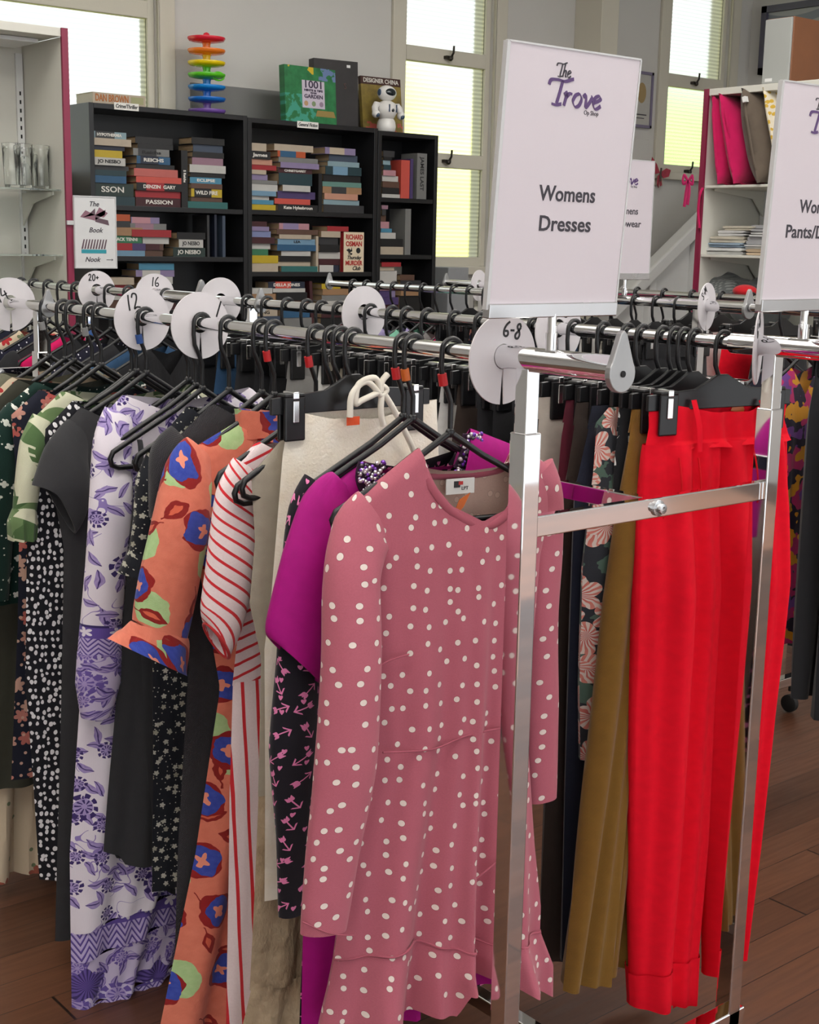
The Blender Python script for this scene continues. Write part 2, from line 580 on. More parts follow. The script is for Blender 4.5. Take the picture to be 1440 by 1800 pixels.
def text_mesh(body, size, ext=0.0006, shear=0.0, bold=0.0, ax='CENTER'):
    cu = bpy.data.curves.new('txt', 'FONT')
    cu.body = body; cu.size = size; cu.extrude = ext; cu.shear = shear; cu.offset = bold
    cu.align_x = ax; cu.align_y = 'CENTER'; cu.resolution_u = 3
    o = bpy.data.objects.new('txt', cu)
    COL.objects.link(o)
    me = bpy.data.meshes.new_from_object(o.evaluated_get(bpy.context.evaluated_depsgraph_get()))
    bpy.data.objects.remove(o)
    bpy.data.curves.remove(cu)
    return me

def lettering(name, body, size, mat, parent, loc, rot=(PI/2, 0, 0), **kw):
    fit = kw.pop('fit', None)
    me = text_mesh(body, size, **kw)
    if fit:
        ww = max((v.co.x for v in me.vertices), default=1)-min((v.co.x for v in me.vertices), default=0)
        if ww > 0:
            for v in me.vertices: v.co.x *= fit/ww
    me.materials.clear()
    me.materials.append(mat)
    o = bpy.data.objects.new(name, me)
    COL.objects.link(o)
    o.parent = parent
    o.location = loc; o.rotation_euler = rot
    return o

def book(name, label, group, c, w, d, h, col, band=None, rz=0, pages=None, title=None, tm=None, stand=False, face=False):
    """closed book. Lying (spine w wide, h thick, d deep) with its spine towards -y, or standing (spine h tall, w thick)"""
    t = thing(name, label, 'book', c, rz, group)
    b = 0.0018
    if not stand:
        cv = MB().box((-w/2, 0, 0), (w/2, b, h)).box((-w/2, b, 0), (w/2, d, b)).box((-w/2, b, h-b), (w/2, d, h))
        pg = MB().box((-w/2+0.003, b, b), (w/2-0.003, d-0.003, h-b))
    else:
        cv = MB().box((-w/2, 0, 0), (w/2, b, h)).box((-w/2, b, 0), (-w/2+b, d, h)).box((w/2-b, b, 0), (w/2, d, h))
        pg = MB().box((-w/2+b, b, 0.003), (w/2-b, d-0.003, h-0.003))
    cv.build('cover', bmat(col, band), t)
    pg.build('pages', pages or M_pages, t)
    if title:
        if not stand: lettering('title', title, h*0.62, tm or M_ink_w, t, (0, -0.0006, h/2), fit=min(w*0.72, len(title)*h*0.5), ext=0.0004, bold=0.0006)
        else: lettering('title', title, w*0.5, tm or M_ink_w, t, (0, -0.0006, h*0.55), rot=(PI/2, PI/2, 0), ext=0.0004, bold=0.0006)
    return t

def stack(where, shelfname, z, books, group):
    """books: list from the TOP down of (colour, y0, y1, x0, x1[, band, title, ink]); heights as seen, resting on shelf height z"""
    zz = z
    n = len(books)
    seen = {}
    for i in range(n-1, -1, -1):
        b = books[i]
        col, y0, y1, x0, x1 = b[:5]
        band = b[5] if len(b) > 5 else None
        title = b[6] if len(b) > 6 else None
        ink = b[7] if len(b) > 7 else None
        ym = (y0+y1)/2
        p, q = on(x0, ym, 1, BFY+0.02), on(x1, ym, 1, BFY+0.02)
        h = max(0.010, on(x0, y0, 1, BFY+0.02).z-on(x0, y1, 1, BFY+0.02).z)
        wd = q.x-p.x
        lab = '%s paperback, %s from top in the %s stack, %s' % (col, wordth(i), where, shelfname)
        book('book', lab, group, ((p.x+q.x)/2, BFY+0.02+random.uniform(-0.006, 0.01), zz), wd, 0.125+random.uniform(-.01, .015), h-0.0006, col, band,
             random.uniform(-0.015, 0.015), None, title, ink)
        zz += h
    return zz
G1, G2, G3 = 'paperbacks on the left bookcase', 'paperbacks on the middle bookcase', 'paperbacks on the narrow bookcase'
K, R_ = M_ink_k, M_ink_r
s_ = 'left bookcase, top shelf'
stack('left', s_, Z11, [('pale blue', 232, 244, 162, 222, 'dark grey', 'HYPOTHERMIA'), ('cream', 244, 257, 162, 230), ('navy', 257, 265, 162, 220),
    ('yellow', 265, 278, 163, 215), ('white', 278, 292, 163, 220, None, 'JO NESBO', K), ('dark grey', 292, 300, 162, 228), ('dark teal', 300, 310, 162, 222),
    ('blue', 310, 323, 162, 222), ('dark green', 323, 346, 162, 236, None, 'SSON'), ('dark teal', 346, 362, 162, 238)], G1)
stack('middle', s_, Z11, [('black', 239, 251, 240, 305), ('black', 251, 260, 243, 305), ('grey', 260, 273, 234, 297, 'dark grey', 'Reichs', K),
    ('blue', 273, 287, 240, 299, 'navy', 'REICHS'), ('black', 287, 295, 240, 307), ('salmon', 295, 309, 236, 313), ('coral', 309, 320, 240, 319),
    ('black', 320, 334, 240, 319, 'red', 'DENZIN  GARY'), ('red', 334, 346, 240, 321), ('maroon', 346, 362, 240, 322, None, 'PASSION')], G1)
stack('right', s_, Z11, [('black', 239, 251, 336, 394), ('slate', 251, 264, 341, 393), ('black', 264, 274, 338, 393), ('mauve', 274, 287, 338, 392),
    ('white', 287, 301, 333, 396), ('black', 301, 309, 335, 396), ('sky blue', 309, 320, 335, 390, None, 'ECLIPSE'), ('brown', 320, 329, 335, 390),
    ('yellow', 329, 344, 336, 390, 'black', 'WILD FIRE'), ('brown', 344, 352, 337, 392), ('teal', 352, 364, 325, 400)], G1)
def upright(label, px0, px1, py0, z, col, group, title=None, ink=None, d=0.13, pages=None, tilt=0, py1=None):
    ymid = (py0+360)/2
    p, q = on(px0, ymid, 1, BFY+0.02), on(px1, ymid, 1, BFY+0.02)
    top = on(px0, py0, 1, BFY+0.02).z
    t = book('book', label, group, ((p.x+q.x)/2, BFY+0.02, z), q.x-p.x, d, top-z, col, None, 0, pages, title, ink, stand=True)
    t.rotation_euler = (0, tilt, 0)
    return t
upright('black paperback standing upright between the middle and right stacks, left bookcase top shelf', 319, 330, 264, Z11, 'black', G1, 'S Reichs', None)
s_ = 'left bookcase, second shelf'
stack('left', s_, Z12, [('orange', 376, 388, 196, 229), ('dark grey', 388, 399, 196, 228), ('tan', 399, 414, 190, 250), ('green', 414, 427, 196, 250, None, 'JACK TENNI'),
    ('purple', 427, 440, 190, 255, 'red'), ('light blue', 440, 450, 190, 254)], G1)
stack('middle', s_, Z12, [('lilac', 380, 391, 231, 281, 'pink'), ('grey', 391, 402, 229, 292, 'mauve'), ('red', 402, 415, 231, 300), ('white', 415, 427, 252, 298),
    ('brown', 427, 438, 257, 288, 'maroon'), ('brown', 438, 449, 257, 288)], G1)
stack('right', s_, Z12, [('black', 407, 419, 310, 360), ('white', 419, 434, 314, 357, None, 'JO NESBO', K), ('dark green', 434, 450, 306, 362, None, 'JO NESBO')], G1)
for i, (x0, x1, y0, c) in enumerate(((364, 368, 378, 'dark grey'), (377, 381, 377, 'navy'), (391, 396, 379, 'slate'))):
    upright('%s paperback standing upright at the right end of the left bookcase, second shelf' % c, x0, x1, y0, Z12, c, G1)
s_ = 'left bookcase, third shelf'
stack('left', s_, Z13, [('cream', 486, 499, 181, 235), ('red', 499, 512, 183, 230), ('white', 512, 526, 180, 228), ('brown', 526, 545, 178, 236)], G1)
stack('right', s_, Z13, [('sky blue', 462, 474, 245, 307), ('lilac', 474, 486, 240, 308, 'white'), ('white', 486, 499, 250, 305), ('tan', 499, 514, 245, 300),
    ('grey', 514, 530, 244, 306), ('maroon', 530, 545, 242, 310)], G1)
s_ = 'middle bookcase, top shelf'
stack('left', s_, Z21, [('cream', 250, 264, 439, 468), ('black', 264, 278, 439, 475, None, 'James'), ('peach', 278, 288, 439, 480), ('red', 288, 297, 439, 488), ('cream', 297, 305, 439, 468),
    ('lilac', 305, 315, 439, 472), ('grey', 315, 322, 439, 489), ('white', 322, 334, 439, 490), ('light blue', 334, 343, 439, 485), ('white', 343, 350, 439, 475),
    ('sky blue', 350, 358, 439, 482), ('yellow', 358, 368, 439, 486)], G2)
stack('middle', s_, Z21, [('cream', 252, 264, 484, 552), ('orange', 264, 275, 488, 537, 'blue'), ('grey', 275, 284, 490, 559), ('lilac', 284, 294, 492, 560),
    ('maroon', 294, 303, 490, 550, None, 'CHRISTGAREY'), ('dark teal', 303, 324, 490, 549), ('white', 324, 335, 496, 545), ('purple', 335, 348, 490, 556),
    ('coral', 348, 358, 484, 547), ('black', 358, 370, 490, 560, None, 'Kate Hylesbroun')], G2)
stack('right', s_, Z21, [('lilac', 257, 269, 570, 624, 'cream'), ('slate', 269, 281, 580, 630), ('pale blue', 281, 290, 577, 632), ('dark teal', 290, 305, 572, 636, 'light blue'),
    ('black', 305, 317, 570, 636), ('sea green', 317, 326, 569, 637), ('tan', 326, 338, 569, 637, 'dark grey'), ('peach', 338, 349, 570, 628), ('pale blue', 349, 358, 569, 632), ('dark grey', 358, 372, 568, 639)], G2)
upright('black paperback standing upright between middle and right stacks, middle bookcase top shelf', 560, 566, 305, Z21, 'black', G2)
s_ = 'middle bookcase, second shelf'
stack('left', s_, Z22, [('maroon', 388, 397, 440, 470), ('lilac', 397, 405, 439, 474), ('lavender', 405, 416, 439, 478), ('maroon', 416, 427, 439, 482), ('white', 427, 437, 439, 477),
    ('green', 437, 448, 439, 473), ('yellow', 448, 462, 439, 489), ('cream', 462, 477, 439, 489)], G2)
stack('middle', s_, Z22, [('pink', 392, 403, 492, 545, 'lilac'), ('brown', 403, 412, 488, 560), ('cream', 412, 420, 492, 548), ('light blue', 420, 430, 490, 557, None, 'LEA', K),
    ('blue', 430, 441, 487, 557), ('white', 441, 450, 496, 547), ('black', 450, 460, 492, 547), ('cream', 460, 468, 490, 547), ('teal', 468, 478, 495, 558)], G2)
upright('cream paperback standing upright beside the middle stack, middle bookcase second shelf', 556, 560, 415, Z22, 'cream', G2)
stack('right', s_, Z22, [('red', 397, 406, 575, 612), ('cream', 406, 417, 564, 598), ('dark grey', 417, 430, 562, 596), ('black', 430, 443, 562, 596), ('white', 443, 455, 562, 600),
    ('maroon', 455, 466, 562, 598), ('navy', 466, 478, 562, 596, 'white')], G2)
s_ = 'middle bookcase, third shelf'
stack('left', s_, Z23, [('white', 504, 514, 439, 478), ('tan', 514, 528, 439, 484), ('cream', 528, 541, 439, 488, None, 'STEPHEN'), ('cream', 541, 554, 439, 488, None, 'KING', K), ('slate', 554, 575, 439, 492)], G2)
stack('middle', s_, Z23, [('navy', 494, 506, 473, 537, 'coral', 'DELLA JONES'), ('white', 506, 513, 480, 537), ('black', 513, 527, 486, 540), ('brown', 527, 542, 494, 545), ('blue', 542, 558, 494, 544), ('grey', 558, 575, 494, 548)], G2)
stack('right', s_, Z23, [('yellow', 500, 509, 567, 600), ('tan', 509, 520, 567, 612), ('grey', 520, 530, 566, 622), ('white', 530, 545, 564, 620), ('maroon', 545, 560, 566, 628), ('black', 560, 575, 566, 630)], G2)
upright('maroon paperback leaning beside the right stack, middle bookcase third shelf', 548, 553, 494, Z23, 'maroon', G2, tilt=-0.06)
s_ = 'narrow bookcase, top shelf'
stack('only', s_, Z31, [('dark grey', 263, 274, 674, 694), ('black', 274, 280, 674, 688), ('pale blue', 280, 288, 674, 687), ('dark teal', 288, 297, 674, 687), ('pink', 297, 307, 674, 696),
    ('white', 307, 317, 674, 702), ('brown', 317, 328, 674, 703), ('black', 328, 339, 673, 703), ('white', 339, 346, 673, 705)], G3)
upright('red orange paperback standing on the top shelf of the narrow bookcase', 705, 720, 281, Z31, 'coral', G3, pages=M_pages_pale)
upright('purple paperback standing on the top shelf of the narrow bookcase', 721, 726, 279, Z31, 'purple', G3)
upright('tall grey book standing on the top shelf of the narrow bookcase', 733, 750, 269, Z31, 'grey', G3, 'JAMES LAST', M_ink_k, pages=M_pages_pale)
s_ = 'narrow bookcase, second shelf'
stack('only', s_, Z32, [('mauve', 360, 367, 672, 683), ('dark grey', 367, 378, 671, 678), ('brown', 378, 389, 671, 680), ('pink', 389, 401, 671, 686), ('sky blue', 401, 408, 671, 690),
    ('white', 408, 419, 670, 697), ('black', 419, 433, 670, 709), ('cream', 433, 447, 670, 710)], G3)
upright('grey hardback standing right of the stack on the second shelf of the narrow bookcase', 713, 723, 367, Z32, 'grey', G3, pages=M_pages_pale)
s_ = 'narrow bookcase, third shelf'
stack('left', s_, Z33, [('red', 460, 468, 670, 704), ('cream', 468, 475, 669, 694), ('white', 475, 498, 668, 699), ('pink', 498, 510, 668, 696), ('lilac', 510, 522, 667, 696, 'purple'), ('purple', 522, 535, 667, 700), ('maroon', 535, 550, 667, 701)], G3)
stack('right', s_, Z33, [('brown', 483, 493, 703, 728), ('dark grey', 493, 506, 704, 740), ('tan', 506, 520, 704, 738), ('black', 520, 550, 704, 740)], G3)

# book standing face out
def face_book(label, x, y, z, w, d, h, cover, parts, rz=0, tilt=0, spine=None, name='book', tex=None):
    t = thing(name, label, 'book', (x, y, z), rz)
    b = 0.002
    fr = MB().box((-w/2, 0, 0), (w/2, b, h)).box((-w/2, d-b, 0), (w/2, d, h)).build('cover', cover, t)
    MB().box((-w/2, b, 0), (-w/2+b, d-b, h)).build('spine', spine or cover, t)
    MB().box((-w/2+b, b, 0.004), (w/2-0.004, d-b, h-0.004)).build('pages', M_pages_pale, t)
    t.rotation_euler = (tilt, 0, rz)
    for p in parts: p(t)
    return t
def L(name, body, size, mat, x, z, **kw):
    return lambda t: lettering(name, body, size, mat, t, (x, -0.0008, z), **kw)
p0, p1 = on(604, 440, 1, BFY+0.01), on(641, 440, 1, BFY+0.01)
ow = p1.x-p0.x
oh = on(620, 408, 1, BFY+0.01).z-Z22
face_book('cream and red paperback standing face out at the right of the middle bookcase', (p0.x+p1.x)/2, BFY+0.012, Z22, ow, 0.03, oh,
    plain('cream_cover', rgb(222, 206, 178), 0.5), [
    L('title', 'RICHARD', oh*0.17, R_, 0.002, oh*0.87, fit=ow*0.84, bold=0.001), L('title', 'OSMAN', oh*0.17, R_, 0, oh*0.70, fit=ow*0.8, bold=0.001),
    L('title', 'The', oh*0.09, K, -ow*0.2, oh*0.46, shear=0.3, bold=0.0006), L('title', 'Thursday', oh*0.13, K, 0, oh*0.36, shear=0.35, fit=ow*0.7, bold=0.0006),
    L('title', 'MURDER', oh*0.16, R_, 0, oh*0.22, fit=ow*0.84, bold=0.001), L('title', 'Club', oh*0.14, K, ow*0.12, oh*0.09, shear=0.35, bold=0.0006),
    lambda t: MB().lathe([(0.014, -0.0006), (0.014, 0.0004)], (ow*0.22, 0, oh*0.54), 20, 'y').build('cover_emblem', M_ink_k, t),
    lambda t: MB().prism([(-.03, .0), (-.012, .008), (.0, .0), (.006, .014), (.01, -.006), (-.01, -.012)], -0.0006, 0.0004, 'xz', (-0.02, 0, oh*0.55)).build('cover_emblem', M_ink_k, t)],
    0.06, 0, bmat('red'))

# ------------------------------------------------------------------ things on top of the bookcases
tagm = plain('label_paper', rgb(226, 224, 218), 0.7, vary=0.02)
def shelf_tag(label, body, px0, px1, py, z):
    a, b = on(px0, py, 1, BFY-0.003), on(px1, py, 1, BFY-0.003)
    t = thing('shelf_label', label, 'label', ((a.x+b.x)/2, BFY-0.0015, z))
    ww, hh = b.x-a.x, 0.03
    MB().box((-ww/2, -0.001, -hh/2), (ww/2, 0.001, hh/2)).build('card', tagm, t)
    lettering('lettering', body, 0.022, M_ink_k, t, (0, -0.0016, 0), fit=ww*0.9, shear=0.2, bold=0.0004)
shelf_tag('small white card lettered crime and thriller, on the left bookcase top edge', 'Crime/Thriller', 201, 244, 189, T1-0.006)
shelf_tag('small white card lettered general fiction, on the middle bookcase top edge', 'General Fiction', 523, 560, 219, T2-0.012)
# paperback lying on the left bookcase
a, b = on(163, 176, 1, BFY+0.01), on(256, 185, 1, BFY+0.01)
dbw, dbh = b.x-a.x, 0.045
t = book('book', 'thick cream paperback lying flat on top of the left bookcase', None, ((a.x+b.x)/2, BFY+0.01, T1), dbw, 0.16, dbh, 'cream', None, 0.0, M_pages_pale)
lettering('title', 'DAN BROWN', dbh*0.9, plain('orange_print', rgb(176, 104, 44), 0.6), t, (-dbw*0.14, -0.0008, dbh*0.5), fit=dbw*0.62, bold=0.001)
MB().box((dbw*0.22, -0.0006, 0.008), (dbw*0.46, 0.0004, dbh-0.008)).build('cover_panel', plain('sage_print', rgb(160, 160, 118), 0.6), t)

# rainbow ball-drop tower
cx_ = on(364, 195, 1, BFY+0.13).x
ztop = on(365, 60, 1, BFY+0.13).z
H_ = ztop-T1
t = thing('ball_drop_tower', 'rainbow ball drop toy tower standing on the left bookcase', 'toy', (cx_, BFY+0.13, T1))
cols = [('purple', (120, 84, 168)), ('deep_blue', (24, 112, 204)), ('blue', (28, 138, 220)), ('green', (96, 204, 40)), ('yellow', (244, 212, 20)), ('orange', (244, 130, 40)), ('red', (226, 36, 60))]
Rr = (on(393, 130, 1, BFY+0.13).x-on(336, 130, 1, BFY+0.13).x)/2
step = H_/6.75
for i, (nm, c) in enumerate(cols):
    mt = plain('glossy_%s_plastic' % nm, rgb(*c), 0.22, vary=0.02, spec=0.6)
    z = i*step
    m = MB().lathe([(0.016, z), (Rr*0.6, z+0.003), (Rr*0.92, z+0.008), (Rr, z+0.018), (Rr*0.99, z+0.024), (Rr*0.95, z+0.024), (Rr*0.86, z+0.014), (Rr*0.5, z+0.009), (0.018, z+0.009)], n=36)
    m.build('dish', mt, t, smooth=True)
    if i < 6: MB().lathe([(0.023, z+0.01), (0.019, z+0.02), (0.017, z+step*0.8), (0.02, z+step)], n=20).build('stem', mt, t, smooth=True)
    else: MB().lathe([(0.022, z+0.012), (0.018, z+0.03), (0.012, z+0.042), (0.004, z+0.046)], n=20).build('knob', mt, t, smooth=True)
    if i == 3:
        MB().tube([(Rr*0.35+0.03*cos(q), -Rr*0.6, z+0.012+0.018*sin(q)) for q in np.linspace(0, 2*PI, 17)], 0.004, 6).build('ring', mt, t, smooth=True)

# garden book, dark hardback
def gardenmat():
    g = G('garden_photo_cover')
    x, y, z = g.ob()
    nz = g.noise(x, z, 26.0, 5.0)
    n2 = g.noise(x, z, 9.0, 3.0, 3.0)
    c = g.mix(nz, rgb(20, 66, 40), rgb(64, 150, 92))
    fl = ((n2 > 0.56)*(z > 0.17))*(x < 0.02)
    c = g.mix(fl, c, rgb(206, 176, 50))
    wt = (z < 0.13)*(nz > 0.5)*(x < 0.03)
    c = g.mix(wt, c, rgb(66, 150, 128))
    c = g.mix(((x > 0.05)*(z > 0.2))*(nz > 0.48), c, rgb(104, 124, 164))
    return g.done(c, 0.3)
a, b = on(499, 170, 1, BFY+0.03), on(592, 170, 1, BFY+0.03)
gw = b.x-a.x
gh = on(540, 117, 1, BFY+0.03).z-T2
gx = (a.x+b.x)/2
M_card = plain('title_card', rgb(196, 186, 200), 0.6, vary=0.02)
def gpanel(t):
    MB().box((-gw*0.17, -0.0012, gh*0.27), (gw*0.27, 0.0006, gh*0.76)).build('title_card', M_card, t)
    for x, c in ((-0.1, (190, 150, 110)), (0.05, (130, 150, 110)), (0.2, (150, 130, 150))):
        MB().lathe([(0.012, -0.002), (0.012, -0.001)], (gw*x, 0, gh*0.35), 16, 'y').build('cover_picture', plain('picture_print', rgb(*c), 0.6), t)
    MB().prism([(-.06, 0), (-.05, .028), (.05, .028), (.062, 0)], -0.0012, 0.0005, 'xz', (gw*0.28, 0, gh*0.13)).build('cover_picture', plain('tan_print', rgb(150, 128, 70), 0.6), t)
LI = plain('plum_print', rgb(52, 40, 66), 0.6)
def L2(body, size, x, z, fit): return lambda t: lettering('title', body, size, LI, t, (x, -0.0018, z), fit=fit, bold=0.0006)
face_book('large green garden book standing on the middle bookcase', gx, BFY+0.02, T2, gw, 0.04, gh, gardenmat(),
    [gpanel, L2('1001', 0.048, gw*0.05, gh*0.685, gw*0.32), L2('HINTS & TIPS', 0.013, gw*0.05, gh*0.585, gw*0.36), L2('FOR YOUR', 0.009, gw*0.05, gh*0.54, gw*0.12), L2('GARDEN', 0.024, gw*0.05, gh*0.475, gw*0.36)], 0.05, -0.06)
a, b = on(560, 170, 1, BFY+0.12), on(622, 170, 1, BFY+0.12)
hh = on(600, 106, 1, BFY+0.12).z-T2
face_book('tall dark hardback standing behind the green garden book', (a.x+b.x)/2, BFY+0.115, T2, (b.x-a.x)*1.15, 0.05, hh, plain('charcoal_jacket', rgb(50, 46, 46), 0.35, vary=0.3, scale=14),
    [L('title', 'S', 0.04, plain('brown_print', rgb(84, 56, 50), 0.6), 0.05, hh*0.62), lambda t: MB().box((0.06, -0.001, hh*0.9), (0.08, 0.0005, hh*0.94)).build('price_sticker', M_white, t)], -0.12, -0.04)
a, b = on(645, 190, 1, BFY+0.12), on(713, 190, 1, BFY+0.12)
dh = on(680, 138, 1, BFY+0.12).z-T2+0.02
dw = b.x-a.x
def chinamat():
    g = G('china_photo_cover')
    x, y, z = g.ob()
    nz = g.noise(x, z, 22.0, 4.0)
    c = g.mix(nz, rgb(70, 50, 34), rgb(170, 150, 70))
    c = g.mix((z > dh*0.86), c, rgb(66, 40, 34))
    c = g.mix((z < dh*0.2)*(nz > 0.5), c, rgb(190, 90, 80))
    return g.done(c, 0.4)
face_book('ornate brown and gold book leaning behind the toy robot', (a.x+b.x)/2, BFY+0.14, T3, dw, 0.022, dh, chinamat(),
    [L('title', 'DESIGNER CHINA', 0.03, M_ink_w, 0, dh*0.93, fit=dw*0.88, bold=0.0006)], -0.04, -0.12)

# toy robot
rx_, ry_ = on(679, 228, 1, BFY+0.06).x, BFY+0.06
RH = on(679, 150, 1, BFY+0.06).z-T3
M_wp = plain('glossy_white_plastic', rgb(228, 226, 222), 0.2, vary=0.02, spec=0.6)
M_visor = plain('glossy_black_visor', rgb(20, 34, 40), 0.08, vary=0.02, spec=0.8)
M_bluep = plain('slate_blue_plastic', rgb(58, 78, 104), 0.3)
t = thing('toy_robot', 'white toy robot with black visor standing on the narrow bookcase', 'toy', (rx_, ry_, T3), 0.0)
u = RH
MB().lathe([(0.17*u, 0), (0.2*u, 0.03*u), (0.215*u, 0.12*u), (0.2*u, 0.22*u), (0.17*u, 0.28*u), (0.05*u, 0.30*u)], n=28).build('base', M_wp, t, smooth=True)
MB().lathe([(0.06*u, 0.26*u), (0.16*u, 0.29*u), (0.225*u, 0.4*u), (0.245*u, 0.5*u), (0.22*u, 0.6*u), (0.12*u, 0.66*u), (0.05*u, 0.68*u)], n=28).build('torso', M_wp, t, smooth=True)
hd = MB().ball((0, 0, 0.83*u), 0.225*u, 0.19*u, 0.172*u, 28, 18).build('head', M_wp, t, smooth=True)
MB().ball((0, -0.085*u, 0.84*u), 0.165*u, 0.125*u, 0.105*u, 24, 14).build('visor', M_visor, t, smooth=True)
for sx in (-1, 1):
    MB().ball((sx*0.215*u, -0.01*u, 0.84*u), 0.03*u, 0.06*u, 0.075*u).build('ear', M_bluep, t, smooth=True)
    ar = MB().tube([(sx*0.2*u, 0, 0.58*u), (sx*0.3*u, -0.01*u, 0.57*u), (sx*0.35*u, -0.03*u, 0.5*u), (sx*0.36*u, -0.06*u, 0.4*u)], [0.05*u, 0.075*u, 0.075*u, 0.07*u], 14)
    ar.ball((sx*0.355*u, -0.075*u, 0.37*u), 0.09*u, 0.095*u, 0.09*u)
    ar_ = ar.build('arm', M_wp, t, smooth=True)
    MB().ball((sx*0.35*u, -0.125*u, 0.345*u), 0.055*u, 0.055*u, 0.055*u).build('hand', M_bluep, ar_, smooth=True)
    MB().box((sx*0.1*u-0.006*u, -0.25*u, 0.42*u), (sx*0.1*u+0.006*u, -0.215*u, 0.58*u)).build('chest_line', M_bluep, t)
MB().ball((0, -0.225*u, 0.46*u), 0.04*u, 0.03*u, 0.04*u).build('chest_button', M_visor, t, smooth=True)

# rolled bamboo blind beside the narrow bookcase
def bamboo():
    g = G('bamboo_slats')
    x, y, z = g.ob()
    s = (z*260).sin()*0.5+0.5
    return g.done(g.mix(s, rgb(150, 118, 84), rgb(186, 156, 116)), 0.7, 0, s, 0.4)
a, b = on(765, 420, 1, BFY+0.1), on(781, 420, 1, BFY+0.1)
bt = on(772, 366, 1, BFY+0.1).z
o = MB().box((a.x-0.05, 0, 0), (b.x, 0.03, bt)).build('bamboo_mat', bamboo(), at=(0, BFY+0.1, 0), bevel=0.003)
tag(o, 'folded bamboo mat standing between the narrow bookcase and the window', 'mat')

# ------------------------------------------------------------------ brush lettering (pen strokes laid as thin ribbons)
def stroke(mb, pts, wid, nib=None, th=0.0006, k=6, y=0.0):
    """a pen stroke in the xz plane; nib=(angle, fraction) gives broad-nib thick and thin"""
    P = smoothpath([(p[0], 0, p[1]) for p in pts], k) if len(pts) > 2 else [Vector((p[0], 0, p[1])) for p in pts]
    Lf, Rg = [], []
    for i in range(len(P)):
        t = (P[min(i+1, len(P)-1)]-P[max(i-1, 0)]).normalized()
        nrm = Vector((-t.z, 0, t.x))
        w_ = wid/2
        if nib:
            nb = Vector((cos(nib[0]), 0, sin(nib[0])))
            w_ = wid/2*max(nib[1], abs(nrm.dot(nb)))
        Lf.append(P[i]+nrm*w_); Rg.append(P[i]-nrm*w_)
    n = len(P)
    vs = [(p.x, y-th, p.z) for p in Lf]+[(p.x, y-th, p.z) for p in Rg]+[(p.x, y, p.z) for p in Lf]+[(p.x, y, p.z) for p in Rg]
    fs = []
    for i in range(n-1):
        fs += [(i, n+i, n+i+1, i+1), (2*n+i, 2*n+i+1, 3*n+i+1, 3*n+i), (i, i+1, 2*n+i+1, 2*n+i), (n+i, 3*n+i, 3*n+i+1, n+i+1)]
    mb.add(vs, fs)
GL = {  # pen paths in a unit box: x-height 0.5, capital 1
 'T': [[(-.05,.72),(.02,.9),(.3,.93),(.6,.9),(.85,.99),(.95,1.02)], [(.5,.92),(.42,.5),(.32,.06)], [(.12,.03),(.3,.0),(.52,.05)]],
 'h': [[(.2,1.0),(.1,.5),(.0,.0)], [(.06,.3),(.2,.47),(.32,.46),(.3,.3),(.26,.05),(.38,.06)]],
 'e': [[(.05,.22),(.22,.3),(.34,.4),(.26,.5),(.1,.42),(.03,.2),(.1,.02),(.22,.02),(.36,.13)]],
 'r': [[(.02,.4),(.13,.5),(.08,.25),(.03,.0)], [(.1,.32),(.22,.46),(.34,.46)]],
 'o': [[(.24,.5),(.1,.42),(.02,.2),(.12,.01),(.28,.06),(.37,.28),(.32,.46),(.22,.5)]],
 'v': [[(.0,.4),(.1,.5),(.13,.3),(.13,.02),(.28,.2),(.37,.4),(.34,.5)]],
 '6': [[(.5,1),(.25,.75),(.1,.4),(.15,.08),(.35,.0),(.5,.15),(.42,.35),(.2,.32)]],
 '8': [[(.5,.8),(.38,1),(.2,.92),(.2,.72),(.4,.52),(.48,.25),(.35,.02),(.15,.06),(.12,.28),(.35,.55),(.5,.8)]],
 '-': [[(.05,.45),(.4,.5)]], '1': [[(.3,1),(.22,.5),(.18,0)]], '2': [[(.08,.75),(.2,.98),(.42,.9),(.4,.6),(.12,.05),(.3,.1),(.55,.02)]],
 '4': [[(.3,1),(.08,.45),(.55,.42)], [(.45,.7),(.4,0)]], '0': [[(.3,1),(.1,.7),(.12,.2),(.3,.0),(.48,.25),(.5,.75),(.3,1)]],
 '+': [[(.05,.45),(.5,.48)], [(.28,.7),(.27,.22)]], 'S': [[(.5,.85),(.3,1),(.12,.82),(.3,.52),(.45,.25),(.28,.0),(.08,.12)]],
 'M': [[(.05,0),(.15,1),(.32,.35),(.5,1),(.58,0)]], '/': [[(.4,1),(.05,0)]]}
def penned(name, word, x, z, H, wid, mat, parent, adv=None, nib=None, y=-0.0006, rot=0.0, sx=1.0):
    m = MB()
    cx = 0.0
    for ch in word:
        for st in GL[ch]:
            stroke(m, [((cx+p[0])*H*sx, p[1]*H) for p in st], wid, nib)
        cx += (adv or {}).get(ch, 0.62)
    m.v = [(x+a*cos(rot)-c*sin(rot), b+y, z+a*sin(rot)+c*cos(rot)) for a, b, c in m.v]
    return m.build(name, mat, parent)

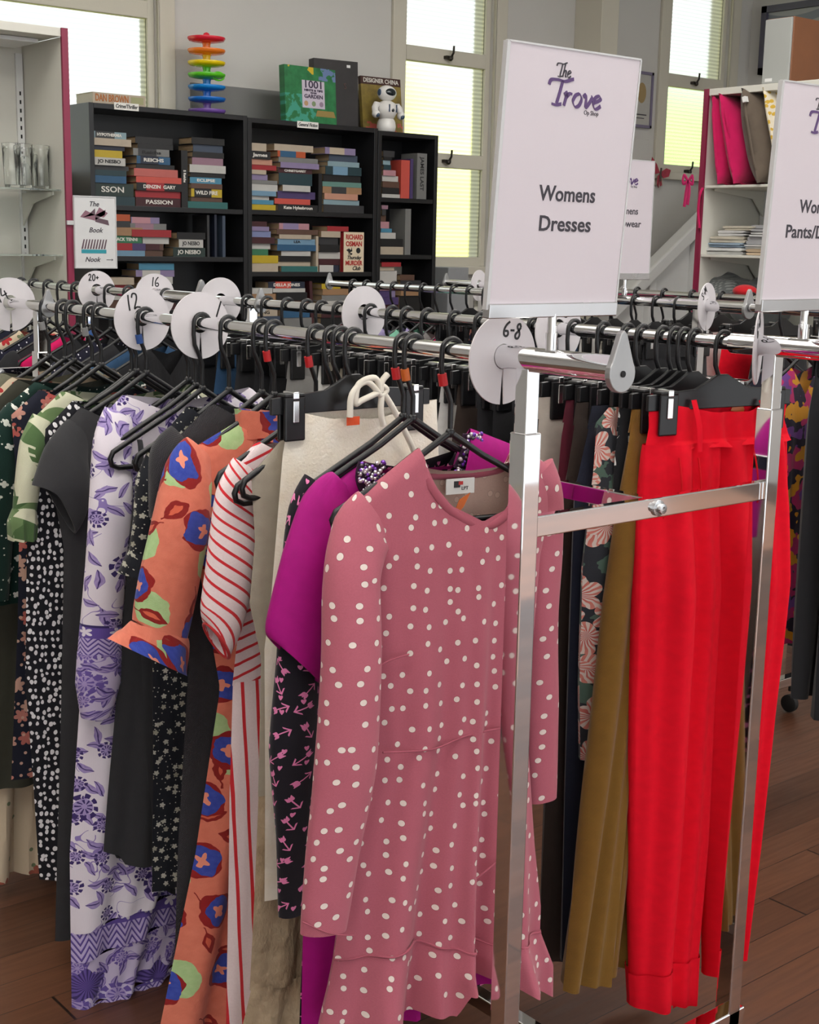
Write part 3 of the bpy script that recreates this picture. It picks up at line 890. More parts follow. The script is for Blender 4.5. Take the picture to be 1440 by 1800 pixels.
# ------------------------------------------------------------------ chrome rack material
def chrome(name, v=0.84, r=0.02):
    g = G(name)
    x, y, z = g.ob()
    nz = g.noise(x, y, 25.0, 3.0, z)
    return g.done(rgb(200, 200, 202) if v is None else (v, v, v*1.01, 1), nz*0.05+r, 1.0)
M_chrome = chrome('chrome_tube')
M_chrome_dull = chrome('dull_chrome', 0.62, 0.24)
M_cap = plain('grey_zinc_cap', rgb(176, 176, 176), 0.35, 0.7, vary=0.08)
M_hole = plain('dark_hole', rgb(26, 26, 28), 0.8)
M_rubber = plain('black_rubber', rgb(28, 28, 28), 0.7)
RZ = 1.36
TEAR = [(0.0255*sin(a), -0.006+0.0255*-cos(a)) for a in np.linspace(-2.2, 2.2, 17)]
TEAR = [(x, z) for x, z in TEAR]+[(0.006, 0.047), (0.0, 0.052), (-0.006, 0.047)]

def rack(label, X1, X2, Y0, Y1, cap_far, tail=0.0, sleeve=0.26, ext=0.0, inset=0.175):
    """double-rail garment rack: rails along y at X1 and X2, an H frame at each end, long braces between, base on casters"""
    t = thing('clothes_rack', label, 'clothes rack', ((X1+X2)/2, (Y0+Y1)/2, 0), 0, 'chrome double-rail clothes racks')
    ya, yb = Y0+inset, Y1-0.175+tail
    B = dict(parent=t, world=True)
    for X in (X1, X2):
        MB().tube([(X, Y0+sleeve-0.02, RZ), (X, Y1+tail+ext, RZ)], 0.0125, 20).build('rail', M_chrome, smooth=True, **B)
        s = MB().tube([(X, Y0, RZ), (X, Y0+sleeve, RZ)], 0.0178, 24).build('rail_sleeve', M_chrome, smooth=True, **B)
        for Y in ((Y0, cap_far) if cap_far else (Y0,)):
            c = MB().prism(TEAR if Y == Y0 else [(x*0.72, z*0.78) for x, z in TEAR], Y-0.005, Y+0.005, 'xz', (X, 0, RZ)).build('end_cap', M_cap, bevel=0.0015, **B)
            if Y == Y0: MB().lathe([(0.0045, Y-0.0065), (0.0045, Y-0.0045)], (X, 0, RZ-0.006), 14, 'y').build('screw_hole', M_hole, c).location = -Vector(t['_o'])
        for Y in (ya, yb):
            MB().box((X-0.0125, Y-0.0125, 0.9), (X+0.0125, Y+0.0125, RZ-0.012)).build('upper_post', M_chrome, bevel=0.002, **B)
            MB().box((X-0.0165, Y-0.0165, 0.10), (X+0.0165, Y+0.0165, 1.255)).build('post', M_chrome, bevel=0.0025, **B)
            MB().tube([(X, Y, 0.105), (X, Y, 0.075)], 0.008, 10).lathe([(0.02, -0.012), (0.029, -0.009), (0.03, 0), (0.029, 0.009), (0.02, 0.012)], (X, Y, 0.032), 20, 'x').build('caster', M_rubber, smooth=True, **B)
    for Y in (ya, yb):
        MB().box((X1+0.0165, Y-0.009, 1.098), (X2-0.0165, Y+0.009, 1.130)).build('crossbar', M_chrome, bevel=0.002, **B)
        MB().box((X1-0.03, Y-0.0165, 0.10), (X2+0.03, Y+0.0165, 0.132)).build('base_bar', M_chrome, bevel=0.0025, **B)
        sg = -1 if Y == ya else 1
        bo = MB().lathe([(0.013, 0), (0.013, sg*0.004), (0.008, sg*0.005), (0.008, sg*0.013), (0.004, sg*0.0135), (0.004, sg*0.01)], ((X1+X2)/2, Y+sg*0.009, 1.114), 6 if False else 18, 'y')
        bo.build('bolt', M_chrome_dull, **B)
    xm = (X1+X2)/2
    MB().box((xm-0.011, ya+0.009, 1.100), (xm+0.011, yb-0.009, 1.128)).build('brace', M_chrome, bevel=0.002, **B)
    MB().box((xm-0.05, ya+0.0165, 0.102), (xm-0.02, yb-0.0165, 0.13)).build('base_brace', M_chrome, bevel=0.002, **B)
    return t
XA, XB, XC, XD = 1.385, 1.965, 3.2, 3.8
rack('chrome double-rail rack in front, holding the dresses and the pants', XA, XB, 1.235, 2.98, 2.98, tail=0.22)
rack('chrome double-rail rack at left behind the front rack, below the bookcase', XA, XB, 3.27, 4.62, None, inset=0.68)
rack('chrome double-rail rack at the back in front of the bookcases and window', XC, XD, 2.39, 4.37, 4.37)
rack('chrome double-rail rack at the far right edge of the photo', XC, XD, 0.52, 1.98, None, ext=0.4)

# ------------------------------------------------------------------ size discs on the rails
M_disc = plain('white_card_disc', rgb(218, 213, 216), 0.55, vary=0.03)
M_marker = plain('black_marker_ink', rgb(26, 26, 28), 0.5)
ADV = {'-': 0.45, '1': 0.42}
def disc(label, X, px, word, r=0.065, rz=0.0, off=(0, -0.004), H=0.03, pos=(-0.03, 0.018), rot=0.0):
    Y = rail_y(X, px)
    t = thing('size_disc', label, 'size divider', (X, Y, RZ), rz, 'white size discs on the rails')
    n = 56
    gap = 0.012
    outer, inner = [], []
    a0, a1 = -PI/2+0.06, -PI/2+2*PI-0.06
    for i in range(n+1):
        a = a0+(a1-a0)*i/n
        outer.append((off[0]+r*cos(a), off[1]+r*sin(a)))
        inner.append((0.0185*cos(a), 0.0185*sin(a)))
    vs, fs = [], []
    for y in (-0.0012, 0.0012):
        vs += [(p[0], y, p[1]) for p in outer]+[(p[0], y, p[1]) for p in inner]
    m = n+1
    for i in range(n):
        fs += [(i, i+1, m+i+1, m+i), (2*m+i, 3*m+i, 3*m+i+1, 2*m+i+1), (i, 2*m+i, 2*m+i+1, i+1), (m+i, m+i+1, 3*m+i+1, 3*m+i)]
    fs += [(0, m, 3*m, 2*m), (n, 2*m+n, 3*m+n, m+n)]
    MB().add(vs, fs).build('disc', M_disc, t)
    if word:
        penned('lettering', word, pos[0], pos[1], H, 0.0032, M_marker, t, ADV, None, -0.0013, rot)
    return t
disc('white size disc lettered 6-8 at the near end of the dresses rail', XA, 884, '6-8', 0.066, 0.0, pos=(-0.004, 0.031), H=0.022, rot=-0.2)
disc('white size disc with one pen stroke, at the black hangers on the dresses rail', XA, 352, '/', 0.064, 0.0, pos=(0.034, 0.012), H=0.03)
disc('white size disc lettered 12 on the dresses rail', XA, 250, '12', 0.064, 0.0, pos=(-0.034, 0.012), H=0.032, rot=0.25)
disc('white size disc lettered 14 at the far left end of the dresses rail', XA, 18, '14', 0.064, 0.0, pos=(-0.028, -0.002), H=0.03, rot=0.5)
disc('white size disc lettered 6-8, turned edge-on, at the near end of the pants rail', XB, 1333, '6-8', 0.064, 0.52, pos=(-0.03, 0.01), H=0.026, rot=0.7)
disc('white size disc on the pants rail partly behind the Womens Dresses sign', XB, 982, '6', 0.064, 0.0, pos=(0.01, 0.022), H=0.026)
disc('white size disc on the pants rail beside the rail joint, below the middle bookcase', XB, 640, '', 0.064, 0.0)
disc('plain white size disc at the far end of the front pants rail', XB, 388, '', 0.064, 0.0)
disc('white size disc lettered 16 on the rail below the left bookcase', XB, 272, '16', 0.064, 0.0, pos=(-0.012, 0.024), H=0.026)
disc('white size disc lettered 20+ on the rail beside the purple-edged shelf unit', XB, 170, '20+', 0.062, 0.0, pos=(-0.028, 0.028), H=0.02)
disc('white size disc lettered S-M on the back rail below the folded linen', XC, 1243, 'S-M', 0.068, 0.3, pos=(-0.036, 0.014), H=0.022, rot=0.75)
disc('small white size disc on the back rail in front of the tall window', XD, 842, '', 0.062, 0.3)

# ------------------------------------------------------------------ rack signs
M_paper = plain('pale_lilac_paper', rgb(208, 199, 205), 0.35, vary=0.015, scale=6, spec=0.5)
M_purple_ink = plain('purple_ink', rgb(92, 66, 116), 0.6)
M_grey_ink = plain('charcoal_ink', rgb(58, 54, 62), 0.6)
M_acr = plain('clear_edge_plastic', rgb(196, 196, 196), 0.15, vary=0.02, spec=0.7)
def sign(label, X, px, pole_top, W, H, tilt, lines, fade=False, off=0.0, Yfix=None):
    Y = Yfix if Yfix is not None else rail_y(X, px)
    t = thing('rack_sign', label, 'sign', (X, Y, RZ+0.0125), 0, 'signs standing on the rails')
    MB().tube([(0, 0, 0), (0, 0, pole_top)], 0.0065, 14).tube([(0, 0, 0), (0, 0, pole_top*0.45)], 0.0085, 14).box((-0.012, -0.02, -0.003), (0.012, 0.02, 0.004)).build('pole', M_chrome, t, smooth=True)
    bd = bpy.data.objects.new('board', None)
    fr = MB().box((-W/2, -0.007, -0.012), (W/2, 0.007, 0.008)).build('holder_channel', M_chrome_dull, t, bevel=0.0015)
    pp = MB().box((-W/2+0.002, -0.003, 0), (W/2-0.002, 0.003, H)).build('poster', M_paper, t)
    ed = MB()
    ed.box((-W/2-0.0035, -0.004, 0.0), (-W/2+0.002, 0.004, H)).box((W/2-0.002, -0.004, 0), (W/2+0.001, 0.004, H)).box((-W/2, -0.004, H-0.001), (W/2, 0.004, H+0.0015))
    e2 = ed.build('sleeve_edge', M_acr, t)
    for o in (fr, pp, e2):
        o.location = (off, 0, pole_top); o.rotation_euler = (tilt, 0, 0)
    ADT = {'T': 0.60, 'h': 0.44, 'e': 0.42, 'r': 0.38, 'o': 0.44, 'v': 0.42}
    k = W/0.25
    ay = -0.0032
    penned('logo_lettering', 'The', -0.036*k, H*0.895, 0.018*k, 0.0022*k, M_grey_ink, pp, ADT, (2.4, 0.3), ay, sx=1.05)
    penned('logo_lettering', 'Trove', -0.046*k, H*0.79, 0.034*k, 0.0056*k, M_purple_ink, pp, ADT, (2.4, 0.26), ay, sx=1.32)
    lettering('logo_lettering', 'Op Shop', 0.0085*k, M_grey_ink, pp, (0.036*k, ay, H*0.772), ext=0.0003, fit=0.028*k)
    for s, z, wd in lines:
        o = lettering('lettering', s, 0.0285*k, M_grey_ink, pp, (0.006 if wd else -0.0, ay, z*H), ext=0.0003, bold=0.0005, fit=wd*k if wd else None)
    return t
sign('tall white sign reading Womens Dresses on a chrome pole, on the dresses rail', XA, 968, 0.062, 0.252, 0.342, 0.075, [('Womens', 0.452, 0.109), ('Dresses', 0.335, 0.100)], off=0.0)
Y3 = rail_y(XB, 1410)
sign('white sign reading Womens Pants at the right edge of the photo, on the pants rail', XB, 1410, 0.062, 0.252, 0.342, 0.045, [('Womens', 0.452, 0.109), ('Pants/Denim', 0.335, 0.168)], off=0.0)
sign('white sign reading Sleepwear, half hidden behind the Womens Dresses sign, on the back rail', XC, 1097, 0.062, 0.252, 0.342, 0.0, [('Womens', 0.56, 0.109), ('Sleepwear', 0.45, 0.14)], off=-0.02)

# ------------------------------------------------------------------ glass shelf unit at the left
M_unit = plain('cream_shop_panel', rgb(214, 212, 202), 0.45, vary=0.03, scale=5)
M_magenta_edge = plain('burgundy_edge_strip', rgb(134, 34, 66), 0.4, vary=0.04)
def clearglass(name, tint, rough=0.02, ior=1.45):
    g = G(name)
    x, y, z = g.ob()
    g.done(tint, g.noise(x, y, 10.0, 2.0, z)*0.02+rough)
    g.b.inputs['Transmission Weight'].default_value = 1.0
    g.b.inputs['IOR'].default_value = ior
    return g.mat
M_glass = clearglass('green_edged_shelf_glass', (0.86, 0.95, 0.91, 1))
M_tumbler = clearglass('clear_drinking_glass', (0.95, 0.97, 0.96, 1), 0.03)
UY = 4.7
pa = on(117, 50, 1, UY)
UX, UT = pa.x, pa.z
ub = on(51, 210, 0, UX).y
UL = UX-1.0
t = thing('display_shelf_unit', 'cream shop shelf unit with burgundy front edge and glass shelves, at the left edge', 'shelf unit', (UX-0.5, UY, 0))
B = dict(parent=t, world=True)
MB().box((UX-0.02, UY+0.006, 0), (UX, ub, UT-0.03)).build('side_panel', M_unit, **B)
MB().box((UX-0.022, UY-0.006, 0), (UX+0.002, UY+0.006, UT)).build('edge_strip', M_magenta_edge, **B)
MB().box((UL, UY+0.006, 0), (UL+0.02, ub, UT-0.03)).build('side_panel', M_unit, **B)
MB().box((UL, ub, 0), (UX, ub+0.018, UT)).build('back_panel', M_unit, **B)
MB().box((UL, UY, UT-0.03), (UX-0.022, ub, UT)).build('top_panel', M_unit, bevel=0.002, **B)
MB().box((UX-0.5, UY+0.1, UT-0.046), (UX-0.06, UY+0.3, UT-0.031)).build('shelf_light', M_white, bevel=0.003, **B)
MB().box((UL+0.02, UY+0.02, 0), (UX-0.02, ub, 0.12)).build('plinth', M_unit, **B)
sl = MB().box((UX-0.05, ub-0.012, 0.15), (UX-0.024, ub-0.0005, UT-0.06)).build('slotted_strip', M_white, **B)
so = MB()
for i in range(60):
    z = 0.2+i*0.031
    if z < UT-0.08: so.box((UX-0.040, ub-0.0135, z), (UX-0.034, ub-0.0115, z+0.014))
so.build('slots', M_hole, sl).location = -Vector(t['_o'])
gz1 = on(60, 331, 1, UY+0.03).z
gz2 = on(60, 447, 1, UY+0.03).z
for gz in (gz1, gz2):
    MB().box((UL+0.025, UY+0.03, gz-0.006), (UX-0.024, ub-0.02, gz)).build('glass_shelf', M_glass, **B)
    MB().prism([(ub-0.014, gz-0.008), (UY+0.06, gz-0.008), (UY+0.06, gz-0.02), (ub-0.1, gz-0.05), (ub-0.014, gz-0.13)], UX-0.044, UX-0.038, 'yz').build('shelf_bracket', M_unit, **B)
for i, (px, d, lab) in enumerate(((22, 0.10, 'leftmost'), (43, 0.10, 'second from left, front row'), (52, 0.22, 'back row, behind the second one'), (73, 0.12, 'rightmost'), (80, 0.24, 'back row, nearest the side panel'))):
    p = on(px, 331, 1, UY+d)
    hgl = 0.155
    g_ = MB().lathe([(0.026, 0), (0.027, 0.004), (0.033, hgl), (0.0335, hgl+0.0005), (0.031, hgl), (0.025, 0.012), (0.003, 0.011)], n=28)
    o = g_.build('drinking_glass', M_tumbler, smooth=True)
    o.location = (p.x, UY+d, gz1)
    tag(o, 'tall clear glass tumbler on the upper glass shelf, %s' % lab, 'glass', 'tumblers on the glass shelf')

# book nook poster
pY = UY-0.012
a, b, c = on(130, 348, 1, pY), on(201, 348, 1, pY), on(200, 470, 1, pY)
pw, ph = b.x-a.x, b.z-c.z
t = thing('nook_poster', 'clear framed poster reading The Book Nook with arrow, on the shelf unit side', 'poster', ((a.x+b.x)/2, pY, c.z))
MB().box((-pw/2, -0.003, 0), (pw/2, 0.003, ph)).build('paper', plain('poster_paper', rgb(208, 208, 208), 0.3, vary=0.03), t)
fr = MB()
fr.box((-pw/2-0.004, -0.005, -0.004), (-pw/2, 0.005, ph+0.004)).box((pw/2, -0.005, -0.004), (pw/2+0.004, 0.005, ph+0.004)).box((-pw/2, -0.005, ph), (pw/2, 0.005, ph+0.004)).box((-pw/2, -0.005, -0.004), (pw/2, 0.005, 0))
fr.build('frame', M_acr, t)
MB().box((-pw/2-0.03, -0.003, ph*0.6), (-pw/2-0.003, 0.004, ph*0.66)).build('clip', M_acr, t)
for s, x, z in (('The', -0.005, 0.9), ('Book', 0, 0.53), ('Nook', -0.015, 0.11)):
    lettering('lettering', s, ph*0.1, M_grey_ink, t, (x, -0.0034, ph*z), shear=0.3, ext=0.0003, bold=0.0004)
M_mv = plain('mauve_print', rgb(138, 98, 112), 0.6); M_mv2 = plain('dusky_print', rgb(96, 74, 84), 0.6); M_tl = plain('teal_print', rgb(42, 146, 160), 0.6)
for pg, mm in (([(-0.07, .0), (-0.045, .03), (0, .01), (0, -.015)], M_mv), ([(0, .01), (0.05, .035), (0.045, .012), (0, -.012)], M_mv2), ([(-0.06, -.002), (-0.03, .012), (0, .04), (0, .01)], M_mv2), ([(0, .01), (.02, .045), (.06, .02), (.04, .0)], M_mv), ([(0, -.02), (0.065, -.035), (.06, -.012), (0, .0)], M_mv2)):
    MB().prism([(x*0.85, z*0.8+ph*0.715) for x, z in pg], -0.0036, -0.003, 'xz').build('picture', mm, t)
MB().box((-pw*0.36, -0.0036, ph*0.2), (pw*0.26, -0.003, ph*0.255)).build('picture', M_tl, t)
zig = MB()
for i in range(9):
    x = -pw*0.36+i*pw*0.069
    zig.prism([(x, ph*0.262), (x+pw*0.04, ph*0.262), (x+pw*0.09, ph*0.4), (x+pw*0.06, ph*0.4)], -0.0036, -0.003, 'xz')
zig.build('picture', M_mv2, t)
ar = MB()
ar.box((pw*0.26, -0.0036, ph*0.105), (pw*0.42, -0.003, ph*0.113)).prism([(pw*0.38, ph*0.13), (pw*0.43, ph*0.109), (pw*0.38, ph*0.088), (pw*0.41, ph*0.109)], -0.0036, -0.003, 'xz')
ar.build('arrow', M_grey_ink, t)

# ------------------------------------------------------------------ linen shelf unit at the right
LX = 5.2
pa = on(1240, 157, 0, LX)
LY, LT = pa.y, pa.z
l1 = on(1236, 326, 0, LX).z
l2 = on(1230, 447, 0, LX).z
LN = LY-1.9
LB = LX+0.45
t = thing('linen_shelf_unit', 'cream shop shelf unit with burgundy edge holding cushions and linen, at right', 'shelf unit', (LX, (LY+LN)/2, 0))
B = dict(parent=t, world=True)
MB().box((LX+0.006, LY-0.02, 0), (LB, LY, LT-0.03)).build('side_panel', M_unit, **B)
MB().box((LX-0.006, LY-0.024, 0), (LX+0.006, LY+0.002, LT)).build('edge_strip', M_magenta_edge, **B)
MB().box((LX+0.006, LN, 0), (LB, LN+0.02, LT-0.03)).build('side_panel', M_unit, **B)
MB().box((LB, LN, 0), (LB+0.018, LY, LT)).build('back_panel', M_unit, **B)
MB().box((LX, LN, LT-0.03), (LB, LY-0.024, LT)).build('top_panel', M_unit, bevel=0.002, **B)
MB().box((LB-0.012, LY-0.05, 0.15), (LB-0.0005, LY-0.024, LT-0.06)).build('slotted_strip', M_white, **B)
for z in (l1, l2, l2-0.33):
    MB().box((LX+0.01, LN+0.02, z-0.012), (LB-0.013, LY-0.024, z)).build('shelf', M_unit, bevel=0.002, **B)
    MB().prism([(LB-0.014, z-0.0125), (LX+0.06, z-0.0125), (LX+0.06, z-0.024), (LB-0.1, z-0.05), (LB-0.014, z-0.13)], LY-0.045, LY-0.039, 'xz').build('shelf_bracket', M_unit, **B)

def cushionmesh(w, h, th, n=22, tuft=0.0):
    vs, fs = [], []
    for s in (-1, 1):
        for j in range(n+1):
            for i in range(n+1):
                u, v = 2*i/n-1, 2*j/n-1
                e = (1-abs(u)**2.6)*(1-abs(v)**2.6)
                y = s*th/2*max(e, 0)**0.55
                if tuft: y *= 1-tuft*(max(0, cos(u*PI*1.5))*max(0, cos(v*PI*1.5)))**2
                q = 1-0.06*(u*u*v*v)-0.03*(1-abs(u*v))
                vs.append((u*w/2*(1-0.05*(1-v*v)), y, h/2+v*h/2*(1-0.05*(1-u*u))))
    m = (n+1)**2
    for s in (0, 1):
        for j in range(n):
            for i in range(n):
                a = s*m+j*(n+1)+i
                fs.append((a, a+1, a+n+2, a+n+1))
    return MB().add(vs, fs)
def fabric3(name, col, col2=None, f=None, rough=0.9):
    g = G(name)
    x, y, z = g.ob()
    nz = g.noise(x, y, 18.0, 3.0, z)
    c = g.mix(nz, col, tuple(k*0.7 for k in col[:3])+(1,))
    if f: c = g.mix(f(g, x, y, z), c, col2)
    return g.done(c, rough, 0, g.noise(x, y, 9.0, 3.0, z), 0.5, 0.02, 0.25, 0.2)
M_pinkv = fabric3('hot_pink_velvet', rgb(206, 22, 92))
M_taupe = fabric3('taupe_canvas', rgb(104, 92, 80))
def spots(g, x, y, z):
    dx, dy, c = g.cell(x, z, 0.032, 0.8)
    return (dx*dx+dy*dy).sqrt() < 0.0085
M_spot = fabric3('yellow_spotted_cotton', rgb(222, 212, 190), rgb(190, 156, 60), spots)
def cushion(label, px, py, w, h, th, mat, lean, rz, tuft=0.0, dx=0.2, extra=None):
    p = on(px, py, 0, LX+0.02)
    t = thing('cushion', label, 'cushion', (LX+dx, p.y, l1+0.004), 0, 'cushions on the linen shelf')
    t.rotation_euler = (lean, 0, rz)
    cushionmesh(w, h, th, tuft=tuft).build('cushion_body', mat, t, smooth=True)
    pip = []
    for q in np.linspace(0, 2*PI, 49):
        c, s = cos(q), sin(q)
        k = 1/max(abs(c), abs(s))
        k = min(k, 1.22)
        pip.append((w/2*c*k*0.985, 0, h/2+h/2*s*k*0.985))
    MB().tube(pip, 0.006, 6).build('piping', mat, t, smooth=True)
    if extra: extra(t)
    return t
def ties(t):
    for x in (-0.19, -0.17):
        MB().tube(smoothpath([(x, -0.05, 0.36), (x-0.02, -0.07, 0.28), (x-0.005, -0.075, 0.18)]), 0.006, 6).build('tie', M_pinkv, t, smooth=True)
cushion('hot pink velvet seat cushion, furthest left on the linen shelf', 1262, 320, 0.42, 0.40, 0.11, M_pinkv, -0.15, 0.1, 0.35, extra=ties)
cushion('hot pink velvet seat cushion leaning between its twin and the taupe cushion', 1290, 320, 0.42, 0.415, 0.13, M_pinkv, -0.26, 0.1, 0.35)
cushion('large taupe canvas cushion leaning against the pink cushions', 1336, 325, 0.44, 0.43, 0.19, M_taupe, -0.27, 0.06, extra=lambda t: MB().box((-0.235, -0.02, 0.36), (-0.21, -0.005, 0.385)).build('care_label', M_white, t))
cushion('cream cushion with yellow spots, beside the Womens Pants sign', 1378, 325, 0.42, 0.43, 0.12, M_spot, -0.30, 0.0)
# pink strap hanging from the shelf edge
p = on(1235, 335, 0, LX-0.012)
o = MB().tube(smoothpath([(0, 0, 0.012), (-0.012, 0.004, -0.02), (-0.008, 0.012, -0.09), (-0.006, 0.0, -0.17)]), 0.008, 8, flat=(1, 0.4)).build('cushion_strap', M_pinkv, smooth=True)
o.location = p
tag(o, 'pink cushion tie hanging over the shelf edge at the burgundy strip', 'ribbon')

def folded(name, label, px0, px1, py, z, h, mat, dx=0.06):
    p, q = on(px0, py, 0, LX+0.03), on(px1, py, 0, LX+0.03)
    ln = abs(p.y-q.y)
    t = thing(name, label, 'linen', (LX+dx, (p.y+q.y)/2, z), random.uniform(-.08, .08), 'folded linen on the shelf')
    n = 2
    for i in range(n):
        a, b = i*h/n, (i+1)*h/n-0.001
        m = MB()
        ins = random.uniform(0, 0.012)
        hw, hh, ph = ln/2-ins, (b-a)/2, random.uniform(0, 6)
        sec = [(hw*math.copysign(abs(cos(q))**0.25, cos(q)), hh*math.copysign(abs(sin(q))**0.7, sin(q))) for q in np.linspace(0, 2*PI, 40, endpoint=False)]
        for k in range(8):
            x = ins+k*0.04
            m.v += [(x+0.006*sin(9*y+ph), y*(1+0.03*sin(ph+k)), max(a, (a+b)/2+z_*(1+0.25*sin(14*y+ph+k*0.5)))) for y, z_ in sec]
        for k in range(7):
            for j in range(40):
                m.f.append((k*40+j, k*40+(j+1) % 40, k*40+40+(j+1) % 40, k*40+40+j))
        m.f += [tuple(range(40)), tuple(280+j for j in range(40))]
        m.build('fold', mat, t, smooth=True)
    return z+h
lin_c = {'white': (216, 216, 214), 'ivory': (206, 198, 180), 'pale blue': (158, 178, 196), 'grey': (166, 166, 168), 'cream': (198, 176, 148)}
lin_m = {k: fabric3(k.replace(' ', '_')+'_linen', rgb(*v)) for k, v in lin_c.items()}
z = l2
for i, (c, a, b, h) in enumerate((('white', 1229, 1298, 0.034), ('pale blue', 1234, 1296, 0.022), ('ivory', 1238, 1300, 0.03), ('white', 1246, 1302, 0.026), ('ivory', 1256, 1318, 0.02))):
    z = folded('folded_linen', '%s folded linen, %s from bottom in the left pile on the shelf' % (c, wordth(i)), a, b, 440, z, h, lin_m[c])
z = l2
for i, (c, a, b, h) in enumerate((('cream', 1301, 1350, 0.03), ('white', 1299, 1352, 0.02), ('grey', 1300, 1350, 0.034), ('white', 1304, 1355, 0.022), ('grey', 1306, 1352, 0.03))):
    z = folded('folded_linen', '%s folded linen, %s from bottom in the right pile on the shelf' % (c, wordth(i)), a, b, 440, z, h, lin_m[c])
l3 = l2-0.33
def knit(g, x, y, z): return ((x*260+y*260).sin()*(z*260).sin()) > 0.3
M_knit = fabric3('grey_knit_wool', rgb(104, 108, 108), rgb(130, 134, 132), knit)
def blanket(label, px, py, rx, ry, rz, mat, name='knitted_blanket'):
    p = on(px, py, 0, LX+0.2)
    m = MB().ball((0, 0, rz), rx, ry, rz, 30, 20)
    m.v = [(x*(1+.08*sin(30*z)), y*(1+0.06*sin(24*x)), max(0.001, z+0.012*sin(34*y+12*x)+0.008*sin(50*x))) for x, y, z in m.v]
    o = m.build(name, mat, smooth=True)
    o.location = (LX+0.2, p.y, l3)
    return tag(o, label, 'blanket')
zt = on(1275, 483, 0, LX+0.2).z-l3
blanket('grey knitted blanket folded on the low shelf below the linen', 1278, 500, 0.17, 0.17, max(0.05, zt/2), M_knit)
blanket('dark grey blanket on the low shelf beside the knitted one', 1338, 500, 0.17, 0.13, max(0.05, zt/2-0.01), fabric3('dark_grey_wool', rgb(84, 88, 90)))
p = on(1310, 512, 0, LX+0.03)
o = MB().ball((0, 0, 0), 0.05, 0.06, 0.03, 20, 12).build('red_scarf', fabric3('red_wool', rgb(206, 30, 40)), smooth=True)
o.location = (LX+0.03, p.y, p.z); tag(o, 'red bundled scarf on the low shelf edge', 'scarf')

# storage box on top, with a second thing beside it
p = on(1388, 122, 0, LX+0.03)
q = on(1339, 124, 0, LX+0.03)
bz = on(1388, 28, 0, LX+0.03).z-LT
bw = abs(q.y-p.y)
t = thing('speaker_box', 'brown wooden speaker with pale grey front on top of the linen unit', 'speaker', (LX+0.03, (p.y+q.y)/2, LT))
MB().box((0.012, -bw/2, 0), (0.34, bw/2, bz)).build('cabinet', plain('brown_veneer', rgb(132, 84, 54), 0.5, vary=0.12, scale=9), t, bevel=0.004)
MB().box((0, -bw/2+0.004, 0.004), (0.0118, bw/2-0.004, bz-0.004)).build('grille', plain('grey_grille_cloth', rgb(166, 168, 164), 0.9, vary=0.05, scale=400), t, bevel=0.003)
MB().box((-0.002, bw*0.1, 0.012), (0.0, bw*0.35, 0.026)).build('badge', M_white, t)
# framed picture on the right wall
a = on(1338, 70, 0, RX-0.03)
zt, zb2 = on(1342, 12, 0, RX-0.03).z, on(1332, 132, 0, RX-0.03).z
wd = 1.1
t = thing('framed_picture', 'large picture in a slate frame on the right wall behind the speaker', 'picture', (RX-0.03, a.y-wd/2, zb2))
hh = zt-zb2
fm = MB()
for y0, y1, z0, z1 in ((-wd/2, -wd/2+0.04, 0, hh), (wd/2-0.04, wd/2, 0, hh), (-wd/2, wd/2, 0, 0.04), (-wd/2, wd/2, hh-0.04, hh)):
    fm.box((-0.015, y0, z0), (0.028, y1, z1))
fm.build('frame', plain('slate_frame', rgb(84, 82, 98), 0.5), t)
def pict(g_name='grey_abstract_print'):
    g = G(g_name)
    x, y, z = g.ob()
    s = ((z*38+(y*5.0).sin()*2.2).sin()) > 0.55
    return g.done(g.mix(s, rgb(156, 158, 160), rgb(116, 122, 132)), 0.4)
MB().box((0.005, -wd/2+0.041, 0.041), (0.02, wd/2-0.041, hh-0.041)).build('print', pict(), t)
# framed certificate on the back wall
a, b = on(1112, 130, 1, WY-0.03), on(1151, 128, 1, WY-0.03)
c = on(1148, 226, 1, WY-0.03)
cw_, ch_ = 0.21, b.z-c.z
t = thing('framed_certificate', 'small certificate with a gold emblem in a mauve frame on the back wall', 'picture', (b.x-cw_/2, WY-0.016, c.z))
fm = MB()
for x0, x1, z0, z1 in ((-cw_/2, -cw_/2+0.016, 0, ch_), (cw_/2-0.016, cw_/2, 0, ch_), (-cw_/2, cw_/2, 0, 0.016), (-cw_/2, cw_/2, ch_-0.016, ch_)):
    fm.box((x0, -0.012, z0), (x1, 0.012, z1))
fm.build('frame', plain('mauve_frame', rgb(126, 118, 142), 0.5), t)
MB().box((-cw_/2+0.016, -0.004, 0.016), (cw_/2-0.016, 0.004, ch_-0.016)).build('paper', plain('certificate_paper', rgb(186, 184, 178), 0.6), t)
MB().ball((0.01, -0.004, ch_*0.62), 0.04, 0.002, 0.06).build('emblem', plain('gold_print', rgb(164, 140, 96), 0.5), t, smooth=True)
MB().box((-0.05, -0.0055, ch_*0.22), (0.06, -0.004, ch_*0.24)).box((-0.03, -0.0055, ch_*0.16), (0.04, -0.004, ch_*0.175)).build('ruled_line', M_grey_ink, t)
